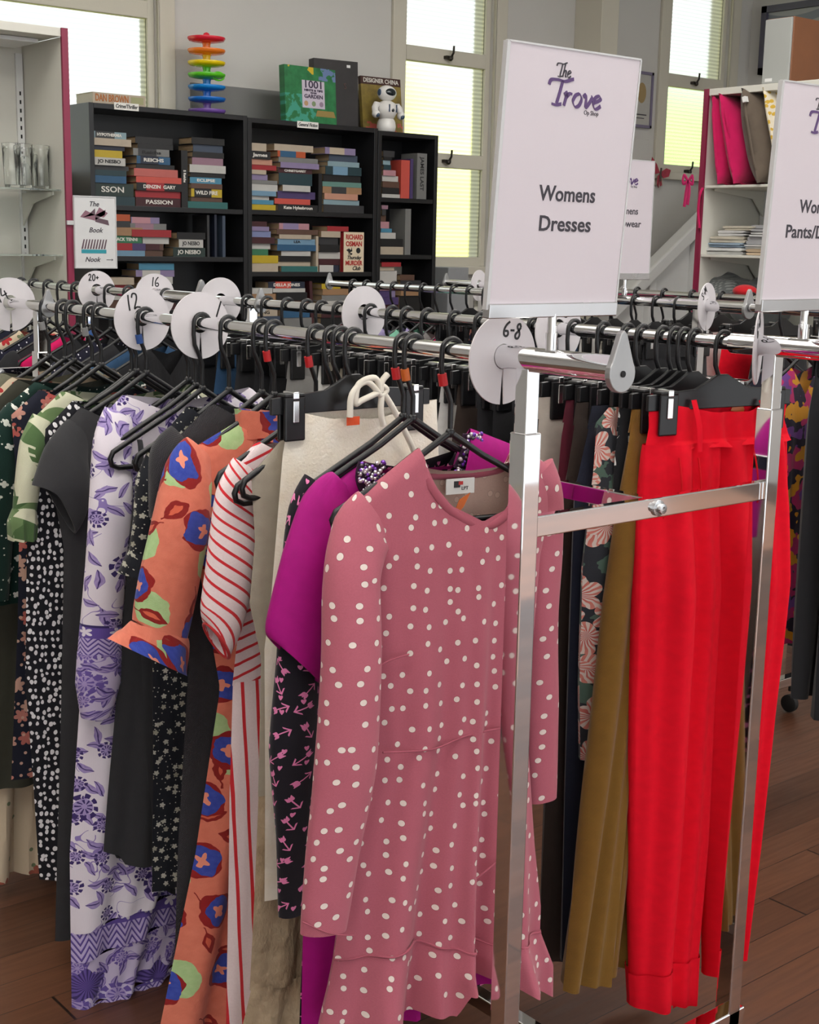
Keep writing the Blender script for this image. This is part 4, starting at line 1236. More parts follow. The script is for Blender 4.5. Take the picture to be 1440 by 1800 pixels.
# paper butterfly and ribbon
M_bf = plain('red_butterfly_paper', rgb(196, 62, 84), 0.6, vary=0.3, scale=40)
p = on(1160, 304, 1, WY-0.06)
t = thing('paper_butterfly', 'red paper butterfly at the corner of the far right window sill', 'decoration', p, 0.2)
for pts in ([(0, 0), (-.03, .05), (-.075, .09), (-.085, .03), (-.05, -.01)], [(0, 0), (.05, .03), (.085, .02), (.07, -.02), (.03, -.03)], [(0, -.01), (-.05, -.02), (-.06, -.07), (-.02, -.09), (.0, -.05)], [(0, -.01), (.03, -.03), (.05, -.07), (.02, -.08)]):
    MB().prism(pts, -0.002, 0.002, 'xz').build('wing', M_bf, t).rotation_euler = (0, 0, random.uniform(-.4, .4))
MB().tube([(0.01, -0.004, 0.03), (0.0, -0.004, -0.05)], 0.006, 8).build('body', M_dark_metal, t, smooth=True)
p = on(1219, 318, 0, LX-0.03)
t = thing('ribbon_bow', 'magenta ribbon bow tied beside the burgundy edge of the linen unit', 'ribbon', (LX-0.03, p.y+0.03, p.z))
t.scale = (0.75, 0.75, 0.9)
M_rb = plain('magenta_ribbon', rgb(186, 30, 96), 0.5)
MB().tube(smoothpath([(0, 0, 0), (0.0, 0.035, 0.03), (0, 0.04, -0.01), (0, 0, 0), (0, -0.03, 0.025), (0, -0.035, -0.015), (0, 0, 0)]), 0.009, 6, flat=(1, .3)).build('loop', M_rb, t, smooth=True)
MB().tube(smoothpath([(0, 0, 0), (0, 0.012, -0.06), (0, 0.02, -0.13)]), 0.012, 6, flat=(1, .25)).build('tail', M_rb, t, smooth=True)
MB().tube(smoothpath([(0, 0, 0), (0, -0.012, -0.05), (0, -0.004, -0.12)]), 0.012, 6, flat=(1, .25)).build('tail', M_rb, t, smooth=True)
# grey box on the sill of the middle window
p = on(806, 492, 1, WY-0.2)
q = on(790, 470, 1, WY-0.2); q2 = on(826, 470, 1, WY-0.2)
o = MB().box((-(q2.x-q.x)/2, 0, -0.3), ((q2.x-q.x)/2, 0.14, q.z-p.z)).build('grey_box', plain('grey_card', rgb(150, 152, 154), 0.6), at=None, bevel=0.004)
o.location = (p.x, WY-0.2, p.z)
o.data.transform(Matrix.Identity(4))
tag(o, 'small grey box standing under the tall middle window', 'box')

# ------------------------------------------------------------------ fabrics
def f_polka(base, dot, size=0.031, R=0.0048):
    def f(g, u, v):
        dx, dy, c = g.cell(u, v, size, 0.72)
        nz = g.noise(u, v, 420.0, 2.0)
        b = g.mix(nz, base, tuple(k*0.82 for k in base[:3])+(1,))
        ed = (dx*dx*1.25+dy*dy).sqrt()
        b = g.mix(ed < R*1.12, b, tuple(k*0.55 for k in base[:3])+(1,))
        return g.mix(ed < R, b, dot)
    return f
PK = rgb(186, 100, 116)
M_polka = cloth('dusty_pink_polka_jersey', f_polka(PK, rgb(228, 214, 206)), 0.85, 0.25, inside=f_polka(rgb(214, 180, 164), rgb(222, 194, 178)))
M_polka_in = cloth('pink_jersey_reverse', f_polka(rgb(214, 180, 164), rgb(222, 194, 178)), 0.9, 0.2)
M_pink_rib = cloth('dusty_pink_binding', rgb(172, 88, 104), 0.85, 0.1)
M_magenta = cloth('magenta_crepe', rgb(168, 0, 122), 0.7, 0.2, sheen=0.05)

def f_arrow(g, u, v):
    base = rgb(22, 18, 28)
    pink = rgb(226, 128, 176)
    dx, dy, c = g.cell(u, v, 0.036, 0.35)
    x, y = g.turn(dx, dy, (c[0]*4).floor()*(PI/2)+0.78+c[1]*0.5)
    shaft = (y.abs() < 0.0009)*(x.abs() < 0.013)
    head = ((y.abs()+x*1.0-0.013).abs() < 0.0014)*(x > 0.006)
    fl = ((y.abs()-(x+0.006)*-1.0).abs() < 0.0042)*(y.abs() < 0.005)*(x < -0.005)*(x > -0.0145)
    m1 = shaft.max(head).max(fl)
    ex, ey, e = g.cell(u, v, 0.027, 0.5, 3.3)
    rx = ex.abs()
    hh = (ex*ex+(ey-rx*0.8)*(ey-rx*0.8)).sqrt() < 0.0034
    col = g.mix(m1.max(hh*(e[0] > 0.35)), base, pink)
    return col
M_arrow = cloth('black_pink_arrow_print', f_arrow, 0.8, 0.2)

def f_terry(g, u, v):
    a = g.noise(u, v, 26.0, 4.0)
    return g.mix(a, rgb(246, 242, 232), rgb(228, 214, 188))
def terry():
    g = G('cream_towelling')
    u, v = g.uv()
    h = g.noise(u, v, 190.0, 4.0)+g.noise(u, v, 26.0, 4.0)*0.8
    return g.done(f_terry(g, u, v), 0.95, 0, h, 0.35, 0.004, 0.2, 0.4)
M_terry = terry()
M_beige = cloth('beige_linen', rgb(176, 166, 150), 0.9, 0.35)
def crumple():
    g = G('crumpled_beige_gauze')
    u, v = g.uv()
    nz = g.noise(u, v, 34.0, 4.0)
    return g.done(g.mix(nz, rgb(190, 170, 142), rgb(142, 120, 96)), 0.9, 0, g.noise(u*1.2, v*0.6, 40.0, 4.0, 2.0), 1.0, 0.012, 0.2)
M_crumple = crumple()

def f_stripes(vert=False, slope=0.0, sp=0.0215, wd=0.0052, rep=rgb(236, 220, 220)):
    def f(g, u, v):
        q = (u if vert else v)+(v if vert else u)*slope+g.noise(u, v, 8.0, 1.0)*0.004
        m = ((q/sp).frac()*sp) < wd
        nz = g.noise(u, v, 300.0, 2.0)
        return g.mix(m, g.mix(nz, rep, rgb(222, 200, 202)), rgb(206, 44, 52))
    return f
M_str_h = cloth('white_jersey_red_stripes', f_stripes(False, -0.38), 0.85, 0.25)
M_str_s = cloth('white_jersey_red_sleeve_stripes', f_stripes(False, -0.6), 0.85, 0.25)
M_str_v = cloth('white_jersey_red_upright_stripes', f_stripes(True, 0.04, 0.026, 0.0058), 0.85, 0.25)
M_red_bind = cloth('red_binding', rgb(196, 48, 50), 0.8, 0.1)

def f_orange(g, u, v):
    n1 = g.noise(u, v, 60.0, 3.0)
    wx = g.noise(u, v, 34.0, 2.0, 1.0)*0.018
    wy = g.noise(u, v, 34.0, 2.0, 5.0)*0.018
    uu, vv = u+wx, v+wy
    base = g.mix(n1, rgb(224, 132, 108), rgb(200, 104, 82))
    gx, gy, gc = g.cell(uu, vv, 0.125, 0.85, 2.2)
    gr = (gx*gx*1.3+gy*gy).sqrt()
    base = g.mix((gr < 0.034)*(gc[0] > 0.15), base, g.mix(g.noise(u, v, 90.0, 2.0), rgb(150, 186, 124), rgb(182, 204, 150)))
    # dark red leaves, outlined
    lx, ly, lc = g.cell(uu, vv, 0.085, 0.9, 6.1)
    x, y = g.turn(lx, ly, lc[0]*6.28)
    base = g.mix(g.leaf(x+0.024, y, 0.048, 0.0115), base, rgb(134, 30, 26))
    base = g.mix(g.leaf(x+0.012, y-0.001, 0.026, 0.0042), base, rgb(206, 96, 70))
    base = g.mix((y.abs() < 0.0011)*(x > 0.02)*(x < 0.04), base, rgb(134, 30, 26))
    # red and blue blooms
    bx, by, bc = g.cell(uu, vv, 0.115, 0.55, 0.4)
    q = g.atan2(by, bx)
    r = (bx*bx+by*by*0.8).sqrt()
    wob = (q*4+bc[0]*6.0).sin()*0.0017
    base = g.mix((r+wob) < 0.031, base, rgb(140, 28, 28))
    base = g.mix(((r-wob*1.6-bx*0.12) < 0.0245), base, g.mix(g.noise(u, v, 120.0, 2.0), rgb(34, 52, 142), rgb(70, 88, 178)))
    base = g.mix((r+wob*1.5) < 0.0088, base, rgb(228, 142, 118))
    return base
M_orange = cloth('coral_cotton_blue_flower_print', f_orange, 0.85, 0.45)

def f_toile(dense):
    def f(g, u, v):
        wx = g.noise(u, v, 30.0, 2.0, 1.0)*0.016
        uu, vv = u+wx, v+wx*0.7
        white, lav, pur, dk = rgb(232, 226, 232), rgb(168, 150, 200), rgb(104, 84, 158), rgb(62, 46, 106)
        c = g.mix(g.noise(u, v, 12.0, 2.0), white, rgb(222, 212, 224))
        if dense: c = g.mix(0.55, c, lav)
        s = 0.8 if dense else 1.0
        # feathery pale leaves
        for off, R in ((0.3, 0.06), (4.7, 0.07), (8.9, 0.052), (12.3, 0.058)):
            lx, ly, lc = g.cell(uu, vv, R*s, 0.8, off)
            x, y = g.turn(lx, ly, lc[0]*6.28)
            y2 = y+x*x*9.0
            on_ = g.leaf(x+0.018, y2, 0.036, 0.0072)*(lc[1] > 0.2)
            vein = ((y2*900+x.abs()*300).sin()*0.5+0.5)
            c = g.mix(on_, c, g.mix(vein, lav, pur if dense else rgb(150, 130, 188)))
            c = g.mix(on_*(y2.abs() < 0.0009), c, dk)
        # curling stems
        st = g.noise(u, v, 17.0, 1.0, 9.0)
        c = g.mix(((st-0.5).abs() < 0.005)*(g.noise(u, v, 9.0, 1.0, 3.0) > 0.5), c, rgb(140, 122, 182))
        # petal clusters
        for off, R, FR in ((1.3, 0.07, 0.0165), (6.6, 0.105, 0.027)):
            fx, fy, fc = g.cell(uu, vv, R*s, 0.7, off)
            q = g.atan2(fy, fx)+fc[0]*6
            r = (fx*fx+fy*fy).sqrt()
            pet = (q*4.5).cos().abs()
            ok = fc[1] > (0.2 if dense else 0.45)
            ringout = (r < FR)*(r > FR*0.66)*(pet > 0.55)
            ringin = (r < FR*0.55)*(r > FR*0.2)*(pet < 0.6)
            c = g.mix((r < FR*0.62)*ok, c, lav)
            c = g.mix(ringout.max(ringin)*ok, c, dk if not dense else pur)
        if dense:
            fx, fy, fc = g.cell(u, v, 0.14, 0.4, 3.9)
            r = (fx*fx+fy*fy*1.4).sqrt()
            q = g.atan2(fy, fx)
            c = g.mix((r < 0.036+(q*5).sin()*0.006), c, g.mix(((q*22).sin() > 0.2), pur, dk))
        return c
    return f
M_toile = cloth('white_lavender_toile', f_toile(False), 0.8, 0.3)
M_toile_d = cloth('dense_lavender_toile', f_toile(True), 0.8, 0.3)
def f_chev(g, u, v):
    # plait band between scalloped purple bands; v runs 0..1 over the band
    lav, pur, dk, white = rgb(188, 172, 214), rgb(98, 78, 156), rgb(56, 42, 100), rgb(226, 218, 230)
    zig = ((u/0.03).frac()-0.5).abs()*0.5
    ch = (((v+zig)*7).frac()) < 0.4
    c = g.mix(ch, lav, pur)
    c = g.mix((((v+zig)*7).frac()) < 0.12, c, dk)
    top = (v > 0.62+((u/0.05*PI).sin().abs())*0.10)
    c = g.mix(v > 0.6, c, pur)
    cx = ((u/0.05).frac()-0.5)*0.05
    vy = (v-0.78)*0.09
    c = g.mix(g.flower(cx, vy, 0.0, 5, 0.014, 0.7), c, white)
    c = g.mix(v > 0.93, c, dk)
    return c
M_chev = cloth('purple_plait_border', f_chev, 0.8, 0.25)

def f_pebble(g, u, v):
    w1 = g.noise(u, v, 50.0, 2.0)*0.006
    dx, dy, c = g.cell(u+w1, v*0.74+w1, 0.0112, 0.62)
    r = (dx*dx+dy*dy*0.9).sqrt()
    return g.mix(r < (c[0]*0.0012+0.0026), rgb(18, 18, 26), rgb(226, 224, 226))
M_pebble = cloth('black_white_spot_viscose', f_pebble, 0.8, 0.25)
def f_small(base, colA, colB, size, R, keep=0.2, n=5):
    def f(g, u, v):
        dx, dy, c = g.cell(u, v, size, 0.85)
        fl = g.flower(dx, dy, c[0]*6, n, R)*(c[1] > keep)
        k = g.mix(fl, base, g.mix(c[2], colA, colB))
        ex, ey, e = g.cell(u, v, size*0.6, 0.9, 4.4)
        k = g.mix(((ex*ex+ey*ey).sqrt() < R*0.2)*(e[1] > keep), k, colB)
        return k
    return f
M_ditsy = cloth('black_ditsy_floral', f_small(rgb(22, 24, 32), rgb(150, 148, 132), rgb(190, 188, 176), 0.018, 0.0055, 0.35), 0.85, 0.3)
M_dkgreen = cloth('bottle_green_daisy_print', f_small(rgb(14, 44, 38), rgb(206, 210, 200), rgb(226, 226, 218), 0.036, 0.0075, 0.15, 4), 0.85, 0.25)
M_navyflor = cloth('navy_red_floral', f_small(rgb(26, 28, 44), rgb(182, 52, 56), rgb(206, 168, 150), 0.045, 0.017, 0.2, 6), 0.85, 0.3)
M_navydot = cloth('navy_white_pin_spot', f_polka(rgb(24, 24, 44), rgb(220, 216, 222), 0.019, 0.0024), 0.85, 0.2)
M_rosehem = cloth('cream_red_rose_print', f_small(rgb(206, 188, 162), rgb(178, 40, 48), rgb(110, 122, 92), 0.075, 0.024, 0.35, 7), 0.85, 0.5)
def f_palm(g, u, v):
    dx, dy, c = g.cell(u, v, 0.09, 0.7)
    x, y = g.turn(dx, dy, c[0]*6.28)
    ex, ey, e = g.cell(u, v, 0.07, 0.8, 3.0)
    x2, y2 = g.turn(ex, ey, e[0]*6.28)
    fr = (g.leaf(x+0.045, y, 0.095, 0.03)*(((y.abs()*420+x*180).sin()) > -0.5)).max(g.leaf(x2+0.035, y2, 0.075, 0.02))
    k = g.mix(g.noise(u, v, 14.0, 2.0), rgb(214, 212, 190), rgb(190, 192, 160))
    return g.mix(fr, k, g.mix(c[1], rgb(62, 92, 52), rgb(104, 128, 84)))
M_palm = cloth('green_palm_print', f_palm, 0.85, 0.4)
def f_bwpalm(g, u, v):
    dx, dy, c = g.cell(u, v, 0.075, 0.7)
    q = g.atan2(dy, dx)
    r = (dx*dx+dy*dy).sqrt()
    m = ((q*9+r*60).sin() > 0.25)*(r < 0.036)*(r > 0.006)*((q+c[0]*6).sin() > -0.55)
    return g.mix(m, rgb(24, 24, 28), rgb(214, 212, 208))
M_bwpalm = cloth('black_white_palm_print', f_bwpalm, 0.85, 0.3)
def f_hibiscus(g, u, v):
    w1 = g.noise(u, v, 22.0, 2.0)*0.03
    k = g.mix(g.noise(u, v, 20.0, 3.0) > 0.52, rgb(40, 42, 48), rgb(74, 96, 84))
    for off, R in ((0.7, 0.034), (5.2, 0.03)):
        dx, dy, c = g.cell(u+w1, v+w1, 0.085, 0.7, off)
        q = g.atan2(dy, dx)
        r = (dx*dx+dy*dy).sqrt()
        m = r < ((q*2.5+c[0]*6).cos().abs()*0.4+0.6)*R
        st = ((q*18).sin() > 0.0)
        k = g.mix(m, k, g.mix(st, rgb(206, 190, 180), g.mix(r/R, rgb(172, 66, 62), rgb(206, 130, 116))))
    return k
M_hib = cloth('grey_hibiscus_print', f_hibiscus, 0.8, 0.35)
def f_multi(g, u, v):
    a = g.noise(u, v, 13.0, 2.0, 2.0)
    b = g.noise(u, v, 17.0, 2.0, 8.0)
    k = g.mix(a > 0.5, rgb(196, 48, 112), rgb(40, 32, 52))
    k = g.mix((b > 0.56), k, rgb(226, 158, 40))
    k = g.mix((b < 0.40), k, rgb(120, 70, 150))
    return k
M_multi = cloth('pink_orange_purple_print', f_multi, 0.85, 0.3)
def f_plaid(g, u, v):
    a = ((u/0.03).frac() < 0.3)+((v/0.03).frac() < 0.3)
    return g.mix(a*0.5, rgb(40, 40, 42), rgb(206, 200, 186))
M_plaid = cloth('grey_plaid', f_plaid, 0.9, 0.2)
def solid(nm, *c, **k): return cloth(nm, rgb(*c), **k)
M_char = solid('charcoal_crepe', 50, 50, 53, wr=0.3)
M_charl = solid('charcoal_jersey', 58, 58, 60, wr=0.3)
def ribbed(nm, c):
    g = G(nm)
    u, v = g.uv()
    k = ((u*2200).sin()*(v*1600).sin())
    return g.done(g.mix(k*0.5+0.5, c, tuple(q*0.6 for q in c[:3])+(1,)), 0.9, 0, k, 0.6, 0.001, 0.25, 0.2)
M_blacktex = ribbed('black_textured_knit', rgb(54, 52, 56))
M_black = solid('black_cotton', 32, 32, 35, wr=0.3)
M_black2 = solid('soft_black_wool', 40, 40, 43, wr=0.3)
M_navy = solid('ink_navy_wool', 26, 30, 46, wr=0.3)
M_maroon = solid('maroon_wool', 96, 26, 44, wr=0.3)
M_greige = solid('greige_twill', 186, 176, 164, wr=0.3)
M_mustard = solid('mustard_suede', 124, 88, 30, wr=0.5)
M_red = solid('scarlet_crepe', 234, 4, 36, wr=0.08, sheen=0.0)
M_red_d = solid('scarlet_sash', 214, 8, 26, wr=0.2, sheen=0.0)
M_denim = solid('blue_denim', 46, 78, 112, wr=0.3)
M_olive = solid('dark_olive_twill', 62, 62, 52, wr=0.3)
M_brown = solid('dark_brown_cord', 58, 46, 40, wr=0.3)
M_hotpink = solid('hot_pink_satin', 226, 24, 104, wr=0.4)
M_lav = solid('lavender_satin', 160, 146, 188, wr=0.4)
M_mint = solid('mint_cotton', 132, 196, 168, wr=0.3)
M_greyc = solid('mid_grey_wool', 132, 130, 128, wr=0.3)
M_whitec = solid('white_cotton', 218, 216, 212, wr=0.35)
M_bluec = solid('bright_blue_cotton', 24, 110, 206, wr=0.3)
M_sage = solid('sage_linen', 118, 118, 100, wr=0.4)
M_hang = plain('black_hanger_plastic', rgb(24, 24, 26), 0.32, vary=0.05, spec=0.5)
M_clipm = chrome('spring_steel', 0.8, 0.18)
MK = {'red': plain('red_marker_plastic', rgb(196, 34, 40), 0.4), 'orange': plain('orange_marker_plastic', rgb(206, 102, 36), 0.4),
      'blue': plain('blue_marker_plastic', rgb(44, 84, 152), 0.4), 'grey': plain('grey_marker_plastic', rgb(150, 150, 150), 0.4)}

# ------------------------------------------------------------------ hangers
HOOK = [(0.0175*cos(a), 0.001+0.0175*sin(a)) for a in np.linspace(-0.5, PI*0.98, 12)]+[(-0.0185, -0.02), (-0.0165, -0.04), (-0.006, -0.062), (0.0, -0.078)]
def tube_hanger_mesh(drop=0.0, half=0.2):
    m = MB()
    m.tube([(x, 0, z) for x, z in HOOK]+[(0, 0, -0.095-drop), (0, 0, -0.115-drop)], 0.0042, 10)
    zt, zb = -0.113-drop, -0.252-drop
    loop = [(0, zt), (-0.06, zt-0.038), (-half+0.03, zb+0.043), (-half+0.006, zb+0.030), (-half, zb+0.018), (-half+0.003, zb+0.006), (-half+0.016, zb), (0, zb),
            (half-0.016, zb), (half-0.003, zb+0.006), (half, zb+0.018), (half-0.006, zb+0.030), (half-0.03, zb+0.043), (0.06, zt-0.038), (0, zt)]
    m.tube([(x, 0, z) for x, z in loop], 0.0052, 10, cap=False)
    m.ball((0, 0, zt), 0.008, 0.006, 0.008)
    return m
HM = {}
def hanger(X, Y, rz, label, kind='tube', marker=None, drop=0.0, half=0.2, group='black hangers on the rails', clips=0.125):
    key = (kind, drop, half, clips)
    t = thing('clothes_hanger', label, 'hanger', (X, Y, RZ), rz, group)
    if key not in HM:
        if kind == 'tube':
            a = tube_hanger_mesh(drop, half).build('hanger_frame', M_hang, t, smooth=True)
            HM[key] = [(a, None)]
        else:
            m = MB().tube([(x, 0, z) for x, z in HOOK]+[(0, 0, -0.095)], 0.0042, 10)
            a = m.build('hook', M_hang, t, smooth=True)
            b = MB().prism([(-0.012, -0.056), (0.012, -0.056), (0.03, -0.066), (0.06, -0.080), (half, -0.088), (half, -0.115), (-half, -0.115), (-half, -0.088), (-0.06, -0.080), (-0.03, -0.066)], -0.004, 0.004).build('bar', M_hang, t, bevel=0.0015)
            HM[key] = [(a, None), (b, None)]
            for s in (-1, 1):
                c = MB().box((s*clips-0.02, -0.0125, -0.158), (s*clips+0.02, -0.0055, -0.086)).box((s*clips-0.02, 0.0055, -0.158), (s*clips+0.02, 0.0125, -0.086)).box((s*clips-0.02, -0.0125, -0.088), (s*clips+0.02, 0.0125, -0.081)).build('clip', M_hang, t, bevel=0.003)
                d = MB().box((s*clips-0.006, -0.0155, -0.128), (s*clips+0.006, -0.0122, -0.092)).box((s*clips-0.006, -0.0155, -0.09), (s*clips+0.006, 0.0155, -0.0785)).build('clip_spring', M_clipm, c, bevel=0.0015)
                HM[key] += [(c, None), (d, c)]
    else:
        mp = {}
        for o, par in HM[key]:
            c = o.copy()
            COL.objects.link(c)
            c.parent = mp[par] if par else t
            mp[o] = c
    if marker:
        MB().tube([(-0.0172, 0, -0.034), (-0.0135, 0, -0.052)], 0.0072, 10).build('size_marker', MK[marker], t, smooth=True)
    return t

# ------------------------------------------------------------------ garment builders
def space(X, hook, th, Y=None):
    """the hanging plane of one garment: converts a picture position to (sideways, down) on that plane"""
    Y = rail_y(X, hook) if Y is None else Y
    P0 = Vector((X, Y, RZ))
    d = Vector((cos(th), sin(th), 0))
    n = Vector((-sin(th), cos(th), 0))
    def loc(px, py, dy=0.0):
        r = ray(px, py)
        q = CAM+r*(((P0+n*dy)-CAM).dot(n)/r.dot(n))
        return (q-P0).dot(d), q.z-RZ
    return Y, loc

def interp(z, tab, k):
    zs = [t[0] for t in tab]
    ys = [t[k] for t in tab]
    if zs[0] > zs[-1]: zs, ys = zs[::-1], ys[::-1]
    return float(np.interp(z, zs, ys))

def body(t, name, mat, prof, top, hem, thick, fold=(0.006, 5.0, 0.0), y0=0.0, ny=60, nx=46, ease=0.016, lift=0.007, famp=None, vband=None, split=None, side=(-1, 1)):
    """hanging cloth, front and back sheet joined at the sides. prof: (z, xleft, xright); top: (x, zfront, zback);
    hem: (u, z); thick: (z, half thickness); fold: (depth at hem, number, phase)"""
    if ease < 0.001: lift = 0.0
    xs = [q[0] for q in top]
    zhm = min(q[1] for q in hem)
    zhi = max(q[2] for q in top)
    vs, uv, fs = [], [], []
    for s in side:
        b = len(vs)
        for j in range(ny+1):
            v = j/ny
            for i in range(nx+1):
                u = i/nx
                x0 = xs[0]+(xs[-1]-xs[0])*u
                zf = float(np.interp(x0, xs, [q[1] for q in top]))
                zb = float(np.interp(x0, xs, [q[2] for q in top]))
                zf += lift; zb += lift
                zt = zf if s < 0 else zb
                zh = float(np.interp(u, [q[0] for q in hem], [q[1] for q in hem]))
                z = zt+(zh-zt)*v
                xl, xr = interp(z, prof, 1), interp(z, prof, 2)
                x = xl+(xr-xl)*u
                env = max(0.0, 1-(2*u-1)**2)**0.5
                fc = min(1.0, max(0.0, (zb-z)/ease)) if ease > 0.001 else 1.0
                th = interp(z, thick, 1)*(0.04+0.96*(1-(1-fc)**2)**0.5)
                dn = max(0.0, min(1.0, (zhi-z)/max(0.05, zhi-zhm)))
                A = fold[0]*dn**1.3 if famp is None else interp(z, famp, 1)
                ph = 2*PI*fold[1]*u+fold[2]+1.2*sin(3*z)
                y = s*th*env+A*(sin(ph)+0.4*sin(1.9*ph+1.0))*(0.35+0.65*env)
                y += s*A*0.35*sin(2.3*ph+s)*env
                vs.append((x, y+y0, z))
                uv.append((x+(0.7 if s > 0 else 0), (z if vband is None else (z-vband[1])/(vband[0]-vband[1]))))
        for j in range(ny):
            for i in range(nx):
                a = b+j*(nx+1)+i
                q = (a, a+1, a+nx+2, a+nx+1)
                fs.append(q if s > 0 else q[::-1])
    return MB().add(vs, fs, uv).build(name, mat, t, smooth=True, fix=False)

def sleeve(t, name, mat, path, hw, th, n=26, k=7, cuff=True, wob=0.0, vband=None, dirs=None, ruf=0.0, bind=None):
    """flattened tube following path (x, y, z); hw and th half width in the garment's plane and half thickness"""
    P = smoothpath(path, k)
    m = len(P)
    tt = np.linspace(0, len(path)-1, m)
    W = np.interp(tt, range(len(path)), hw)
    Th = np.interp(tt, range(len(path)), th)
    vs, uv, fs = [], [], []
    ln = 0.0
    rings = []
    for i in range(m):
        tg = (P[min(i+1, m-1)]-P[max(i-1, 0)]).normalized()
        nn = Vector((tg.z, 0, -tg.x)).normalized()
        if dirs and i >= m-k: nn = nn.lerp(Vector(dirs).normalized(), (i-(m-k))/(k-1)*1.0).normalized()
        if i: ln += (P[i]-P[i-1]).length
        rings.append((P[i], nn, W[i], Th[i], ln))
    if cuff:
        p, nn, a, b, l = rings[-1]
        rings.append((p, nn, a*0.93, b*0.85, l+0.002))
        q, n2, a2, b2, _ = rings[max(0, m-4)]
        rings.append((q, n2, a2*0.9, b2*0.8, l+0.03))
    for i, (p, nn, a, b, l) in enumerate(rings):
        for j in range(n):
            q = 2*PI*j/n
            w_ = 1+wob*sin(3*q+i*0.25)*min(1, i/6)
            yy = b*sin(q)*w_+ruf*(i/len(rings))*sin(7*q)
            pt = p+nn*(a*cos(q)*(1+0.15*ruf*20*sin(5*q)*i/len(rings)))+Vector((0, yy, 0))
            vs.append(tuple(pt))
            uu = ((q-PI/2) % (2*PI))*a*0.68
            uv.append((uu, -l if vband is None else 1-(l/rings[m-1][4])))
        if i == m-1: edge = [vs[-n+j] for j in range(n)]
    for i in range(len(rings)-1):
        for j in range(n):
            j2 = (j+1) % n
            fs.append((i*n+j, i*n+j2, (i+1)*n+j2, (i+1)*n+j))
    fs.append(tuple(range(n))[::-1])
    if bind: MB().tube(edge+[edge[0]], bind[1], 7, cap=False).build('cuff_binding', bind[0], t, smooth=True)
    return MB().add(vs, fs, uv).build(name, mat, t, smooth=True)

def garment(name, label, cat, X, hook, th, group='dresses on the front rail', Y=None):
    Y, loc = space(X, hook, th, Y)
    t = thing(name, label, cat, (X, Y, RZ), th, group)
    return t, loc, Y
def S(p, y=0.0): return (p[0], y, p[1])

# ------------------------------------------------------------------ dresses on the front rail, nearest first
HG = 'black tube hangers on the dresses rail'
def binding(t, name, mat, pts, r=0.004, flat=None):
    return MB().tube(smoothpath(pts, 5), r, 8, flat=flat).build(name, mat, t, smooth=True)

# dusty pink polka dot dress
t, L_, Y = garment('polka_dot_dress', 'dusty pink long-sleeved dress with white polka dots, nearest on the front rail', 'dress', XA, 795, -0.18)
A, B_, C_, D_ = L_(605, 898), L_(735, 800), L_(905, 793), L_(982, 835)
nk = [L_(745, 850), L_(778, 893), L_(830, 919), L_(872, 900), L_(897, 850)]
top = [(A[0]+0.01, A[1], A[1]), (B_[0], B_[1], B_[1])]+[(p[0], p[1]-0.004, B_[1]-0.022-0.02*sin(PI*(i+1)/6)) for i, p in enumerate(nk)]+[(C_[0], C_[1], C_[1]), (D_[0]-0.01, D_[1], D_[1])]
l = lambda px, py: L_(px, py)
zz = [A[1]+0.002, l(640, 950)[1], l(640, 1010)[1], l(655, 1310)[1], l(612, 1560)[1], l(590, 1690)[1]]
prof = [(zz[0], A[0]+0.01, D_[0]-0.01), (zz[1], l(630, 950)[0], l(962, 900)[0]), (zz[2], l(642, 1010)[0], l(950, 960)[0]), (zz[3], l(655, 1310)[0], l(928, 1250)[0]), (zz[4], l(604, 1560)[0], l(940, 1560)[0]), (zz[5], l(588, 1690)[0], l(950, 1690)[0])]
zr = l(590, 1690)[1]
FP = [(-0.2, 0.0), (-0.4, 0.003), (-0.7, 0.009), (zr, 0.018), (zr-0.15, 0.036)]
body(t, 'bodice', M_polka, prof, top, [(0, zr), (0.3, zr+0.012), (0.6, zr-0.02), (1, zr-0.05)], [(-0.1, 0.014), (-0.3, 0.036), (-0.7, 0.03), (zr, 0.036)], (0.016, 3.3, 0.6), ny=80, nx=64, famp=FP, lift=0.012)
hl, hr = l(566, 1815), l(962, 1755)
body(t, 'ruffle', M_polka, [(zr+0.02, l(590, 1690)[0]+0.002, l(950, 1690)[0]), (zr-0.05, interp(zr-0.05, [(zr, l(590, 1690)[0]+0.002), (hl[1], hl[0])], 1), l(950, 1690)[0]+0.002), (hl[1], hl[0], hr[0]+0.012)], [((l(590, 1690)[0]+0.002)*(1-q)+l(950, 1690)[0]*q, zr+k, zr+k) for q, k in ((0, 0.006), (0.3, 0.018), (0.6, -0.014), (1, -0.044))],
     [(0, hl[1]), (0.2, hl[1]-0.012), (0.36, hl[1]+0.004), (0.48, hl[1]-0.0), (0.52, hl[1]+0.04), (0.7, hl[1]+0.03), (1, hr[1])], [(zr, 0.037), (hl[1], 0.05)], (0.034, 3.3, 0.6), ny=24, nx=90, ease=0.0001, famp=FP)
rs = []
for i in range(61):
    q = i/60
    z = zr+float(np.interp(q, [0, 0.3, 0.6, 1], [0.002, 0.014, -0.018, -0.048]))
    env = max(0.0, 1-(2*q-1)**2)**0.5
    ph_ = 2*PI*3.3*q+0.6+1.2*sin(3*z)
    A_ = interp(z, FP, 1)
    y = -0.037*env+A_*(sin(ph_)+0.4*sin(1.9*ph_+1.0))*(0.35+0.65*env)-A_*0.35*sin(2.3*ph_-1)*env
    rs.append((l(590, 1690)[0]*(1-q)+l(950, 1690)[0]*q, y-0.0015, z))
MB().tube(rs, 0.002, 6).build('ruffle_seam', M_pink_rib, t, smooth=True)
def along(pts, dy=-0.034): return [S(l(*p), dy) for p in pts]
